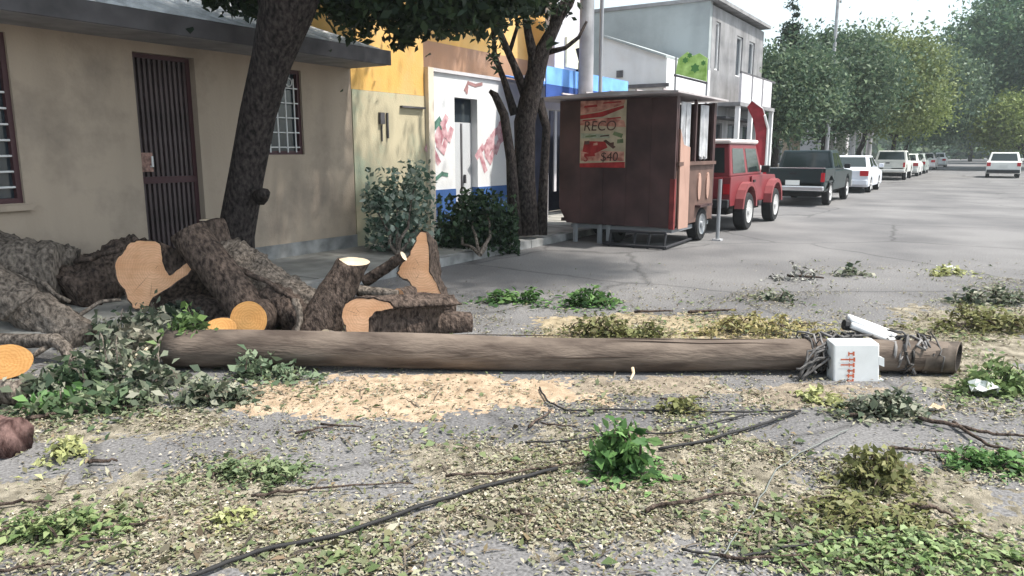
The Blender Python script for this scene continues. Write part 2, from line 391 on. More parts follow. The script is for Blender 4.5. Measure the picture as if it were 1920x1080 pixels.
for k in range(5):
    y = WR[0] + 0.12 + k * 0.15
    MB().tube([(-8.22, y, WR[2] + 0.03), (-8.22, y, WR[3] - 0.12)], 0.010, n=6).build('bar', white_iron, wn)
for k in range(5):
    z = WR[2] + 0.1 + k * 0.2
    MB().tube([(-8.235, WR[0] + 0.05, z), (-8.235, WR[1] - 0.05, z)], 0.009, n=6).build('crossbar', white_iron, wn)
m = MB()
for k in range(4):
    y = WR[0] + 0.195 + k * 0.15
    m.tube([(-8.222, y + 0.055 * math.cos(a), WR[3] - 0.17 + 0.055 * math.sin(a)) for a in np.linspace(0, 2 * math.pi, 13)], 0.008, n=5)
m.build('scroll_ornament', white_iron, wn)
# --- ochre house with the weathered front wall
h = thing('ochre_house', 'tall ochre yellow house with weathered greenish lower front wall', 'house', (FX, 10, PAVE))
MB().box(FX - 0.25, FX, 8.46, 10.20, PAVE - 0.1, 2.52).build('lower_wall', weathered, h, label='weathered wall of peeling beige and green paint')
MB().box(FX - 0.25, FX - 0.01, 8.46, 10.20, 2.524, 6.6).box(FX - 6, FX - 0.25, 8.47, 8.6, 0, 6.5).build('wall', ochre, h)
MB().box(FX - 1.2, FX - 0.8, 10.20, 16.2, 3.62, 6.6).build('upper_wall', ochre, h)
MB().box(FX - 1.2, FX - 0.79, 10.20, 15.0, 2.6, 3.618).build('shaded_band', terracotta, h, label='terracotta band with wall shade in its colour below the ochre wall')  # shade on the recessed wall is put into this band's brown
MB().box(FX - 0.02, FX + 0.06, 9.55, 10.15, 2.30, 2.33).build('ledge', fascia_m, h)
MB().box(FX, FX + 0.05, 9.03, 9.13, 2.02, 2.2).build('meter_box', fascia_m, h)
m = MB().tube([(FX + 0.02, 9.08, 2.0), (FX + 0.02, 9.08, 1.75)], 0.012, n=6).tube([(FX + 0.02, 9.22, 2.2), (FX + 0.02, 9.22, 1.8)], 0.02, n=6)
m.build('conduit', fascia_m, h)
# --- white shop with red lettering and a blue base
h = thing('white_shop', 'white painted corner shop with blue base and slanted red lettering', 'shop', (FX, 12, PAVE))
SD = (11.02, 11.74, PAVE, 2.55)
m = wall_holes(MB(), FX - 0.25, FX + 0.02, 10.36, 13.5, 0.92, 2.94, [(SD[0], SD[1], 0.92, SD[3])])
m.build('wall', white_wall, h)
MB().box(FX - 0.25, FX + 0.035, 10.36, SD[0], PAVE - 0.05, 0.918).box(FX - 0.25, FX + 0.035, SD[1], 13.5, PAVE - 0.05, 0.918).build('blue_base', blue_paint, h)
MB().box(FX - 0.25, FX + 0.08, 10.21, 10.36, PAVE - 0.05, 3.0).build('pilaster', stained('cream_paint', (0.78, 0.72, 0.62), (0.7, 0.6, 0.5), 1.5), h)
MB().box(FX - 0.9, FX + 0.06, 10.37, 13.5, 2.942, 3.0).build('roof_slab', lilac, h)
dr = MB().box(FX - 0.16, FX - 0.12, SD[0], SD[1], PAVE, 2.12).build('door', stained('pale_door', (0.60, 0.61, 0.64), (0.5, 0.52, 0.55), 1.2), h)
MB().box(FX - 0.115, FX - 0.10, SD[0] + 0.36, SD[0] + 0.40, PAVE + 0.02, 2.1).build('door_seam', fascia_m, dr)
MB().box(FX - 0.115, FX - 0.07, SD[0] + 0.44, SD[0] + 0.47, 1.0, 1.16).build('handle', fascia_m, dr)
MB().box(FX - 0.16, FX - 0.13, SD[0], SD[1], 2.122, SD[3]).build('transom', glass, h)
red_paint = mat('red_lettering_paint', (0.60, 0.25, 0.30), var=0.3, vscale=9, col2=(0.72, 0.5, 0.53), rough=0.8)
green_paint = mat('green_sign_paint', (0.10, 0.20, 0.16), var=0.4, vscale=9, rough=0.8)
def brush(m, pts, wd, x):                            # a flat painted stroke on the wall: points (y, z)
    pts = [Vector((p[0], p[1])) for p in pts]
    for a, b in zip(pts, pts[1:]):
        d = (b - a).normalized() * wd * 0.5; nn = Vector((-d.y, d.x))
        q = [a - d - nn, b + d - nn, b + d + nn, a - d + nn]
        m.add([(x, v.x, v.y) for v in q], [(0, 1, 2, 3)]); x += 0.0004
def slant_word(m, y, z, hgt, ang, x, glyphs, wd):
    ca, sa = math.cos(ang), math.sin(ang); pen = 0
    for g in glyphs:
        for st in g:
            pts = []
            for u, v in st:
                uu = (pen + u * 0.62 + v * 0.25) * hgt; vv = v * hgt
                pts.append((y + uu * ca - vv * sa, z + uu * sa + vv * ca))
            brush(m, pts, wd, x); x += 0.0004 * len(pts)
        pen += 0.78
TT = [[(0, 1), (1, 1)], [(0.5, 1), (0.5, 0)]]; EE = [[(0.9, 0.55), (0.1, 0.4), (0.2, 0.8), (0.9, 0.85), (0.9, 0.5)], [(0.1, 0.4), (0.3, 0), (0.9, 0.1)]]
CC = [[(0.9, 0.8), (0.3, 0.8), (0.1, 0.4), (0.3, 0.02), (0.9, 0.12)]]; AA = [[(0.8, 0.75), (0.2, 0.7), (0.1, 0.15), (0.7, 0.05), (0.85, 0.75)], [(0.8, 0.5), (0.9, 0)]]
OO = [[(0.2, 0.75), (0.1, 0.2), (0.5, 0), (0.9, 0.3), (0.8, 0.8), (0.2, 0.75)]]; LL = [[(0.3, 1.1), (0.2, 0.1), (0.9, 0)]]
SS = [[(0.9, 0.8), (0.2, 0.75), (0.3, 0.45), (0.8, 0.4), (0.7, 0), (0.1, 0.08)]]; RR = [[(0.1, 0), (0.2, 0.8)], [(0.2, 0.6), (0.8, 0.8)]]
WSX = FX + 0.023
m = MB(); slant_word(m, 10.44, 1.34, 0.36, rad(50), WSX, [TT, EE, CC], 0.125); m.build('lettering', red_paint, h)
m = MB(); slant_word(m, 11.90, 1.18, 0.36, rad(42), WSX, [TT, EE, CC, AA], 0.125); m.build('lettering', red_paint, h)
m = MB(); brush(m, [(10.44, 2.03), (10.56, 2.12), (10.62, 2.04)], 0.12, WSX + 0.004); m.build('emblem', green_paint, h); m = MB()
brush(m, [(10.45, 1.12), (10.62, 1.2), (10.76, 1.18)], 0.07, WSX + 0.004); m.build('scrawl', green_paint, h)
m = MB(); brush(m, [(11.35, 2.70), (11.45, 2.83), (11.68, 2.80), (11.88, 2.84)], 0.06, WSX + 0.004); brush(m, [(11.4, 2.66), (11.42, 2.74)], 0.06, WSX + 0.006)
m.build('small_lettering', mat('faded_brown_paint', (0.36, 0.2, 0.2), var=0.3), h)
# --- blue awning shop, dark front
h = thing('awning_shop', 'dark fronted shop with blue awning behind the tree', 'shop', (FX, 16, PAVE))
m = wall_holes(MB(), FX - 0.25, FX, 13.52, 16.3, PAVE - 0.05, 3.14, [(13.8, 15.9, PAVE - 0.05, 2.5)]).box(FX - 0.25, FX, 16.302, 20.2, PAVE - 0.05, 3.1)
m.build('wall', lilac, h)
MB().box(FX - 0.25, FX, 14.75, 16.3, 3.142, 5.6).build('upper_wall', lilac, h)
MB().box(FX - 0.9, FX - 0.85, 13.6, 17.8, PAVE, 2.6).build('shop_front', mat('navy_shop_front', (0.035, 0.04, 0.07), var=0.3, vscale=2), h)
for y in (13.92, 14.28, 14.75, 15.6): MB().box(FX + 0.25, FX + 0.28, y, y + 0.10, PAVE + 0.6 * (y > 14.1), 2.45).build('door_leaf', lilac, h)
aw = MB().hexa([(FX + 0.002, 12.5, 3.05), (FX + 0.002, 16.3, 3.05), (FX + 0.002, 16.3, 3.08), (FX + 0.002, 12.5, 3.08)],
               [(FX + 1.05, 12.5, 2.80), (FX + 1.05, 16.3, 2.80), (FX + 1.05, 16.3, 2.83), (FX + 1.05, 12.5, 2.83)]).build('awning', mat('blue_awning_cloth', (0.10, 0.26, 0.72), var=0.2, vscale=3, rough=0.6), h)
MB().box(FX + 1.052, FX + 1.075, 12.5, 16.3, 2.842, 3.17).build('valance', mat('sunlit_blue_valance', (0.17, 0.38, 0.82), var=0.2), aw)  # lighter blue than the awning, sunlight put into the colour
MB().box(FX + 1.052, FX + 1.07, 12.5, 16.3, 2.58, 2.838).build('underside_shade', mat('underside_shade_blue', (0.035, 0.08, 0.28), var=0.2), aw)  # added dark strip, paints the shade on the awning's underside
MB().box(FX + 0.01, FX + 0.06, 15.2, 16.0, 3.45, 4.1).build('wall_sign', mat('cream_sign', (0.7, 0.66, 0.48), var=0.2), h)
MB().box(FX + 0.01, FX + 0.06, 15.75, 15.95, 3.3, 3.6).build('vent', dark_inside, h)
# --- white lean-to with a sloping top
h = thing('white_lean_to', 'low white building with sloping roofline above the food trailer', 'building', (-10, 22, PAVE))
MB().prism([(-10.1, 21, 0), (FX + 0.2, 21, 0), (FX + 0.2, 21, 4.22), (-10.1, 21, 4.97)], (0, 4.0, 0)).build('wall', white_wall, h)
MB().prism([(-8.0, 20.9, 4.224), (-8.0, 20.9, 4.29), (-10.1, 20.9, 5.04), (-10.1, 20.9, 4.974)], (0, 4.1, 0)).build('roof', grey_wall, h)
MB().box(-9.55, -9.35, 20.96, 20.999, 3.75, 3.95).build('vent', fascia_m, h)
MB().box(-10.2, FX + 0.3, 20.9, 20.998, 3.42, 3.52).build('ledge', fascia_m, h)
# --- grey two storey building
h = thing('grey_building', 'grey two storey building with balcony at its front', 'building', (FX, 30, PAVE))
holes = [(26.05, 26.55, 4.35, 5.95), (28.6, 29.4, 4.35, 5.8), (26.2, 27.3, PAVE, 2.6), (28.0, 29.4, PAVE, 2.6), (30.0, 31.2, PAVE, 2.6), (30.3, 31.1, 4.35, 5.8)]
wall_holes(MB(), FX - 0.25, FX, 25.6, 32.4, PAVE - 0.1, 6.4, holes[:2] + holes[5:]) if False else None
m = MB()
wall_holes(m, FX - 0.25, FX, 25.6, 32.4, 3.3, 6.4, [holes[0], holes[1], holes[5]])
wall_holes(m, FX - 0.25, FX, 25.6, 32.4, PAVE - 0.1, 3.298, holes[2:5])
m.build('front_wall', grey_front, h)
MB().box(FX - 7, FX - 0.01, 25.35, 25.598, 0, 6.5).build('side_wall', grey_wall, h)
MB().box(FX - 7, FX + 0.25, 25.3, 32.5, 6.502, 6.62).build('roof_slab', grey_front, h)
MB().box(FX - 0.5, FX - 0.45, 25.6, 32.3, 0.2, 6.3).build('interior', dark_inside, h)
for hh in holes:
    wf = win_frame(hh[0], hh[1], hh[2], hh[3], x=FX - 0.12, t=0.06).build('window' if hh[2] > 1 else 'doorway', white_iron if hh[2] > 1 else fascia_m, h)
    MB().box(FX - 0.15, FX - 0.125, *hh).build('pane', glass, wf)
bal = MB().box(FX + 0.002, FX + 0.8, 26.6, 31.6, 3.15, 3.28).build('balcony', grey_front, h)
for y in (26.7, 28.2, 29.7):
    MB().box(FX + 0.7, FX + 0.78, y, y + 1.3, 3.282, 4.25).build('parapet_panel', lilac, bal)
m = MB().box(FX + 0.72, FX + 0.77, 26.65, 31.6, 4.252, 4.32); m.build('rail', fascia_m, bal)
for y in (26.7, 28.4, 30.1, 31.5): MB().box(FX + 0.6, FX + 0.75, y, y + 0.15, PAVE, 3.148).build('column', white_wall, h)
MB().box(FX - 0.01, FX + 0.5, 26.0, 32, 2.70, 2.78).build('canopy_slab', dark_inside, h)
# --- low houses further on
for (ya, yb, ht, mm, lab, wins) in ((32.6, 40.0, 3.6, grey_front, 'low grey house beyond the two storey building', 3), (40.2, 46.0, 3.0, beige, 'low beige house half hidden under the far trees', 2), (54, 64, 3.4, lilac, 'pale house behind the farthest parked cars', 4)):
    h = thing('low_house', lab, 'house', (FX - 1, ya, PAVE))
    st = (yb - ya) / (wins + 0.5)
    hol = [(ya + 0.5 + k * st, ya + 0.5 + k * st + 1.0, 0.9, 2.1) for k in range(wins)]
    wall_holes(MB(), FX - 1.25, FX - 1.0, ya, yb, 0, ht, hol).box(FX - 6, FX - 1.25, ya, ya + 0.2, 0, ht).box(FX - 6, FX - 1.25, yb - 0.2, yb, 0, ht).build('wall', mm, h)
    MB().box(FX - 6, FX - 0.8, ya - 0.05, yb + 0.05, ht + 0.002, ht + 0.12).build('roof', fascia_m, h)
    for hh in hol:
        wf = win_frame(*hh, x=FX - 1.1).build('window', white_iron, h); MB().box(FX - 1.13, FX - 1.105, *hh).build('pane', glass, wf)
# --- porch with columns
h = thing('garden_porch', 'pale columned garden porch overgrown with creeper', 'porch', (-7.6, 48, PAVE))
for y in (46.8, 50.5, 54.5, 58.5, 63): MB().tube([(-7.6, y, PAVE), (-7.6, y, 2.75)], [0.22, 0.18], n=10).build('column', lilac, h)
MB().box(-8.0, -7.3, 46.4, 63.5, 2.752, 3.05).build('beam', lilac, h)
MB().box(-8.0, -7.9, 46.4, 63.5, PAVE, 1.0).build('low_wall', lilac, h)

# ------------------------------------------------------------------ poles, wires, flag
conc_pole = mat('pole_concrete', (0.40, 0.40, 0.42), var=0.2, vscale=3, rough=0.9)
steel = mat('dull_steel', (0.28, 0.29, 0.31), rough=0.5, metal=0.3)
h = thing('utility_pole', 'thick grey concrete utility pole behind the food trailer', 'utility pole', (-6.75, 13.4, 0))
MB().tube([(-6.75, 13.4, 0.1), (-6.75, 13.4, 8.5)], [0.155, 0.12], n=14).build('shaft', conc_pole, h, smooth=True)
MB().box(-6.78, -6.72, 12.6, 14.2, 7.9, 8.02).build('crossarm', steel, h)
h = thing('lamp_post', 'thin dark steel post just right of the concrete utility pole', 'post', (-6.7, 14.1, 0))
MB().tube([(-6.7, 13.95, 0.1), (-6.7, 13.95, 6.5)], 0.042, n=8).build('shaft', steel, h)
MB().tube([(-6.7, 13.95, 6.5), (-6.0, 13.95, 6.9), (-5.2, 13.95, 6.95)], 0.03, n=6).build('arm', steel, h)
MB().box(-5.3, -4.8, 13.85, 14.05, 6.85, 7.0).build('lamp_head', steel, h)
h = thing('service_mast', 'slanted dark service pipe beside the concrete utility pole', 'pipe', (-6.9, 13.8, 0))
MB().tube([(-6.82, 14.0, 0.1), (-6.92, 13.72, 3.0), (-7.05, 13.62, 3.6)], 0.05, n=8).build('pipe', mat('dark_pipe', (0.05, 0.05, 0.06), rough=0.6), h)
h = thing('far_utility_pole', 'thin far utility pole rising above the street trees', 'utility pole', (-6.9, 41, 0))
MB().tube([(-6.9, 41, 0.1), (-6.9, 41, 9.6)], [0.10, 0.075], n=8).build('shaft', conc_pole, h)
MB().box(-6.95, -6.85, 40.2, 41.8, 8.9, 9.0).build('crossarm', steel, h)
h = thing('street_wire', 'overhead wires strung along the street between the utility poles', 'wire', (-6.7, 27, 8))
for dx in (-0.05, 0.25, 0.6):
    pts = [(-6.75 + dx * (1 - t) + dx * t, 13.4 + t * 27.6, 8.05 + t * 0.95 - 1.6 * 4 * t * (1 - t) * 0.35) for t in np.linspace(0, 1, 14)]
    MB().tube(pts, 0.012, n=5).build('strand', mat('wire_black%d' % int(dx * 100), (0.02, 0.02, 0.02)), h)
h = thing('red_flag', 'tall red feather flag with white edge behind the red jeep', 'flag', (-6.5, 25.6, PAVE))
MB().tube([(-6.45, 26.8, PAVE), (-6.45, 26.8, 2.4), (-6.55, 26.3, 3.0), (-6.75, 25.6, 3.25)], 0.025, n=6).build('mast', white_iron, h)
red_cloth = mat('red_flag_cloth', (0.33, 0.03, 0.045), var=0.2, vscale=4, trans=0.25)
m = MB(); front = []; 
edge = [(-6.45, 26.75, 1.0), (-6.45, 26.75, 2.4), (-6.55, 26.25, 3.0), (-6.75, 25.6, 3.22)]
inner = [(-6.75, 26.5, 1.25), (-6.78, 26.45, 2.2), (-6.83, 26.2, 2.65), (-6.93, 25.75, 3.05)]
for i in range(3): m.hexa([edge[i], edge[i + 1], inner[i + 1], inner[i]], [(x + 0.01, y - 0.015, z) for x, y, z in (edge[i], edge[i + 1], inner[i + 1], inner[i])])
m.build('cloth', red_cloth, h)
m = MB().tube([(-6.43, 26.70, 1.0), (-6.43, 26.70, 2.35), (-6.5, 26.4, 2.8)], 0.045, n=6); m.build('white_edge', white_iron, h)
h = thing('green_banner', 'lime green printed banner above the right end of the trailer roof', 'banner', (-6.9, 20, 3.3))
p = [(-7.36, 20, 3.66), (-6.50, 20, 3.42), (-6.50, 20, 4.02), (-6.72, 20, 4.16), (-6.9, 20, 4.1), (-7.05, 20, 4.22), (-7.3, 20, 4.05)]
MB().prism(p, (0, 0.03, 0)).build('cloth', mat('lime_cloth', (0.33, 0.60, 0.12), var=0.35, vscale=4, col2=(0.50, 0.72, 0.25)), h)
MB().prism([(-7.4, 19.97, 3.60), (-6.46, 19.97, 3.34), (-6.46, 19.97, 3.40), (-7.4, 19.97, 3.66)], (0, 0.05, 0)).build('bar', fascia_m, h)
m = MB(); 
for (x, z, r) in ((-6.82, 3.78, 0.09), (-7.1, 4.0, 0.06), (-6.98, 4.12, 0.05), (-6.6, 3.9, 0.05)):
    m.prism([(x + r * math.cos(a) * (1 + 0.5 * (k % 2)), 19.994, z + r * math.sin(a) * (1 + 0.5 * (k % 2))) for k, a in enumerate(np.linspace(0, 2 * math.pi, 12, endpoint=False))], (0, 0.004, 0))
m.build('printed_blotch', mat('dark_green_print', (0.08, 0.22, 0.06)), h)
MB().tube([(-7.38, 20.06, PAVE), (-7.38, 20.06, 4.1)], 0.03, n=6).build('post', steel, h)
MB().tube([(-6.5, 20.06, PAVE), (-6.5, 20.06, 4.0)], 0.03, n=6).build('post', steel, h)

# ------------------------------------------------------------------ food trailer
tb = mat('trailer_dark_panel', (0.068, 0.036, 0.036), var=0.35, vscale=2.0, rough=0.55, spec=0.35)
tb2 = mat('trailer_brown_side', (0.125, 0.075, 0.062), var=0.3, vscale=3, rough=0.7)
tred = mat('trailer_red_trim', (0.20, 0.035, 0.035), var=0.3, vscale=4, rough=0.6)
tpink = mat('pale_pink_board', (0.42, 0.26, 0.21), var=0.12, vscale=2, rough=0.7)
troof = mat('trailer_roof_metal', (0.46, 0.42, 0.43), var=0.2, vscale=3, rough=0.5)
curtain = mat('white_curtain_cloth', (0.62, 0.62, 0.64), var=0.2, vscale=5, rough=0.9)
rubber = mat('tyre_rubber', (0.02, 0.02, 0.022), rough=0.85)
rimm = mat('pale_rim', (0.55, 0.54, 0.54), rough=0.4, metal=0.3)
chrome = mat('chrome', (0.75, 0.76, 0.78), rough=0.2, metal=0.7)
X0, X1, Y0, Y1, Z0, Z1 = -6.40, -4.26, 11.72, 13.75, 0.34, 2.46
h = thing('food_trailer', 'dark brown food trailer with a red poster on its rear wall', 'food trailer', (-5.3, 12.7, 0))
# rear wall of five upright panels, with a seam between each
xs = np.linspace(X0, X1, 6)
for i in range(5):
    a, b = xs[i] + 0.002, xs[i + 1] - 0.002
    if i == 0: MB().prism([(a + 0.16, Y0, Z0), (b, Y0, Z0), (b, Y0, Z1), (a, Y0, Z1), (a, Y0, Z0 + 0.28)], (0, 0.05, 0)).build('panel', tb, h)
    else: MB().box(a, b, Y0, Y0 + 0.05, Z0, Z1).build('panel', tb, h)
MB().box(X0 + 0.02, X1 - 0.02, Y0 + 0.052, Y1, Z0 + 0.02, Z0 + 0.08).build('floor_pan', tb, h)
MB().box(X0, X0 + 0.05, Y0 + 0.052, Y1, Z0 + 0.28, Z1).build('left_wall', tb, h)
MB().box(X0, X1, Y1, Y1 + 0.05, Z0, Z1).build('front_wall', tb, h)
MB().box(X1 - 0.07, X1 + 0.012, Y0 - 0.012, Y0 + 0.06, Z0 - 0.02, 1.15).build('corner_trim', tred, h)
sw = MB().box(X1 - 0.05, X1, Y0 + 0.062, Y1, Z0 + 0.02, 1.36).build('side_wall', tb2, h)
for y in (12.95, 13.42):
    m = MB().prism([(X1 + 0.002, y + 0.085 * math.sin(a) * (1 if math.cos(a) > 0 else 1), 0.98 + 0.24 * math.cos(a)) for a in np.linspace(0, 2 * math.pi, 14, endpoint=False)], (0.02, 0, 0))
    m.build('teardrop_ornament', tpink, sw)
MB().box(X1 - 0.05, X1 + 0.05, Y0 + 0.062, Y1, 1.362, 1.42).build('counter', tb2, h)
for y in (12.1, 12.35, 13.1, 13.32):
    m = MB()
    pl = [(X1 - 0.06 + 0.025 * math.sin(k * 1.9), y + 0.2 * k / 10) for k in range(11)]
    top = [(x, yy, 2.40) for x, yy in pl]; bot = [(x - 0.0, yy + 0.02 * math.sin(k), 1.43 + (0.08 * abs(k - 5) / 5)) for k, (x, yy) in enumerate(pl)]
    m.add(top + bot, [(k, k + 1, 12 + k, 11 + k) for k in range(10)])
    m.add([(x - 0.012, yy, z) for x, yy, z in top] + [(x - 0.012, yy, z) for x, yy, z in bot], [(11 + k, 12 + k, k + 1, k) for k in range(10)])
    m.build('curtain', curtain, h)
for y in (Y0 + 0.07, 12.68, Y1 - 0.07): MB().box(X1 - 0.05, X1 - 0.002, y, y + 0.06, 1.422, Z1).build('side_post', tb, h)
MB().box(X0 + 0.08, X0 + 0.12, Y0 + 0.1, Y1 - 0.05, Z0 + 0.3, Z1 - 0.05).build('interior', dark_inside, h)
# pale board at the rear right corner
MB().prism([(X1 + 0.02, 11.86, 0.32), (X1 + 0.05, 12.24, 0.32), (X1 + 0.04, 12.24, 1.66), (X1 + 0.02, 11.98, 1.70), (X1 + 0.0, 11.86, 1.95)], (0.03, -0.01, 0)).build('hinged_board', tpink, h)
m = MB().prism([(-6.78, 11.4, 2.47), (-4.14, 11.4, 2.50), (-4.14, 11.4, 2.53), (-5.3, 11.4, 2.56), (-6.78, 11.4, 2.50)], (0, 2.7, 0))
rf = m.build('roof', troof, h)
for x in (-6.2, -5.75, -5.3, -4.85, -4.4): MB().box(x - 0.012, x + 0.012, 11.42, 14.08, 2.548, 2.572).build('seam', troof, rf)
# chassis with lower rails
ch = MB().box(X0 + 0.2, X1 - 0.05, Y0 + 0.1, Y0 + 0.16, 0.25, 0.32).box(X0 + 0.2, X0 + 0.26, Y0 + 0.16, Y1, 0.25, 0.32).box(X1 - 0.11, X1 - 0.05, Y0 + 0.16, Y1, 0.25, 0.32).build('chassis', steel, h)
m = MB()
m.tube([(-5.4, 11.5, 0.04), (-4.3, 11.5, 0.04)], 0.028, n=6).tube([(-5.3, 11.55, 0.26), (-4.3, 11.55, 0.28)], 0.024, n=6).tube([(-5.4, 11.5, 0.04), (-5.5, 12.9, 0.04)], 0.024, n=6).tube([(-4.3, 11.5, 0.04), (-4.34, 12.9, 0.05)], 0.024, n=6)
for x in (-5.3, -4.85, -4.6, -4.32): m.tube([(x, 11.5, 0.0), (x, 11.58, 0.26)], 0.022, n=6)
m.build('step_rack', mat('black_rack', (0.03, 0.03, 0.035), rough=0.6), h)
def wheel(parent, c, r, wdt, rim, side=1, local=False, n=24):
    """tyre with rim as sub-part; c = outer-face centre; side +1 faces +X"""
    s = side
    t = MB().lathe_x([(-s * wdt, r * 0.55), (-s * wdt, r * 0.93), (-s * wdt * 0.85, r), (-s * wdt * 0.15, r), (0, r * 0.93), (0, r * 0.66), (-s * 0.02, r * 0.62), (-s * 0.05, 0.001)], c, n).build('wheel', rubber, parent, smooth=False, local=local)
    q = MB().lathe_x([(-s * 0.03, r * 0.635), (s * 0.004, r * 0.62), (-s * 0.015, r * 0.5), (-s * 0.02, r * 0.2), (s * 0.01, r * 0.16), (s * 0.012, 0.001)], c, n)
    q.build('rim', rim, t, local=local)
    return t
wheel(h, (X1 + 0.03, 13.15, 0.30), 0.30, 0.2, steel, 1)
wheel(h, (X0 - 0.01, 13.15, 0.30), 0.30, 0.2, steel, -1)
wheel(h, (-5.55, 12.1, 0.27), 0.27, 0.2, steel, -1)
MB().box(X1 - 0.02, X1 + 0.1, 12.8, 13.5, 0.62, 0.66).build('mudguard', tb, h)
for x in (-6.1, -5.62, -5.45): MB().tube([(x, 11.8, 0.0), (x, 11.8, 0.33)], 0.05, n=6).build('jack_leg', steel, h)
MB().tube([(-5.3, 13.8, 0.3), (-5.3, 14.35, 0.34)], 0.04, n=6).build('drawbar', steel, h)
# poster on the rear wall
ps = thing('poster', 'red and cream menu poster hung on the trailer rear wall', 'poster', (-5.5, Y0, 1.3))
pxl, pxr = PXP(1089, 200, -6.0).x, None
def onrear(px, py): 
    d = ray(px, py); t = (Y0 - 0.012) / d.y; return d.x * t, EYE + d.z * t
ax, az = onrear(1089, 182); bx, bz = onrear(1173, 178); cx, cz = onrear(1093, 305); dx_, dz_ = onrear(1176, 312)
pz0, pz1 = 1.32, 2.44; pxa, pxb = ax, bx + 0.02
pb = MB().box(pxa, pxb, Y0 - 0.012, Y0 - 0.002, pz0, pz1).build('sheet', mat('cream_poster', (0.48, 0.40, 0.28), var=0.2, vscale=5), ps)
prd = mat('poster_red', (0.33, 0.03, 0.03), var=0.3, vscale=8); ppk = mat('poster_pink', (0.50, 0.17, 0.13), var=0.35, vscale=9, col2=(0.66, 0.36, 0.27)); pgn = mat('poster_green', (0.16, 0.20, 0.10), var=0.4, vscale=10); pdk = mat('poster_dark', (0.10, 0.05, 0.04), var=0.4)
pw = pxb - pxa; ph = pz1 - pz0
def pp(u, v, k=0): return (pxa + u * pw, Y0 - 0.0135 - k * 0.0006, pz0 + v * ph)
def pband(pts, mm, nm, k): MB().add([pp(u, v, k) for u, v in pts], [tuple(range(len(pts)))]).build(nm, mm, ps)
pband([(0, 0.0), (1, 0.0), (1, 0.09), (0, 0.06)], prd, 'red_band', 0)
pband([(0.02, 0.1), (0.98, 0.1), (0.98, 0.24), (0.02, 0.26)], ppk, 'pink_band', 1)
pband([(0.06, 0.24), (0.3, 0.2), (0.62, 0.3), (0.56, 0.39), (0.1, 0.4)], prd, 'red_blotch', 2)
pband([(0, 0.73), (0.5, 0.76), (0.95, 0.88), (0.95, 0.92), (0.45, 0.83), (0, 0.79)], prd, 'red_swoosh', 3)
pband([(0, 0.80), (0.45, 0.845), (0.95, 0.93), (0.98, 1.0), (0, 1.0)], ppk, 'pink_top', 4)
pband([(0, 0.64), (1, 0.6), (0.96, 0.7), (0.6, 0.745), (0, 0.71)], ppk, 'pink_strip', 5)
pband([(0.72, 0.49), (0.92, 0.44), (0.95, 0.5), (0.76, 0.54)], pgn, 'green_blotch', 6)
pband([(0.52, 0.4), (0.74, 0.28), (0.8, 0.31), (0.58, 0.42)], pdk, 'dark_stripe', 7)
pband([(0.02, 0.44), (0.66, 0.44), (0.66, 0.5), (0.02, 0.52)], mat('poster_grey_green', (0.36, 0.38, 0.28), var=0.3, vscale=9), 'greenish_band', 8)
def ptext(s, u, v, size, mm, shear=0.0, k=9):
    fc = bpy.data.curves.new('poster_text', 'FONT'); fc.body = s; fc.size = size; fc.extrude = 0.0008; fc.shear = shear
    fc.materials.append(mm)
    tmp = bpy.data.objects.new('tmp', fc); COL.objects.link(tmp); bpy.context.view_layer.update()
    me = bpy.data.meshes.new_from_object(tmp.evaluated_get(bpy.context.evaluated_depsgraph_get())); bpy.data.objects.remove(tmp)
    o = bpy.data.objects.new('lettering', me); COL.objects.link(o); o.parent = ps
    q = pp(u, v, k); o.location = (q[0] - ps.location.x, q[1] - ps.location.y, q[2] - ps.location.z); o.rotation_euler = (rad(90), 0, 0)
for k_, (u, v, a_, b_, mm_) in enumerate(((0.08, 0.90, 0.3, 0.03, prd), (0.5, 0.95, 0.4, 0.02, prd), (0.1, 0.345, 0.12, 0.05, pdk), (0.3, 0.33, 0.1, 0.035, ppk), (0.82, 0.36, 0.14, 0.06, pgn), (0.66, 0.33, 0.1, 0.04, pdk), (0.12, 0.455, 0.25, 0.025, pgn), (0.45, 0.46, 0.2, 0.02, pdk), (0.05, 0.70, 0.3, 0.018, prd), (0.6, 0.72, 0.3, 0.018, prd), (0.1, 0.16, 0.25, 0.05, prd))):
    pband([(u, v), (u + a_, v + 0.01), (u + a_ * 0.95, v + b_ + 0.012), (u + 0.01, v + b_)], mm_, 'printed_mark', 9.2 + 0.2 * k_)
ptext('RECO', 0.07, 0.555, 0.235, pdk, 0.12, 12)
ptext('$40', 0.46, 0.10, 0.215, pdk, 0.1, 12)
ptext('S', 0.08, 0.09, 0.2, prd, 0.1, 12)
# thin grey post beside the trailer
h = thing('grey_post', 'short pale grey post standing between trailer and red jeep', 'post', (-3.98, 13.3, 0))
MB().tube([(-3.98, 13.3, 0), (-3.98, 13.3, 1.1)], 0.035, n=8).build('shaft', steel, h)
MB().box(-4.06, -3.90, 13.22, 13.38, 0, 0.03).build('foot', conc_pole, h)

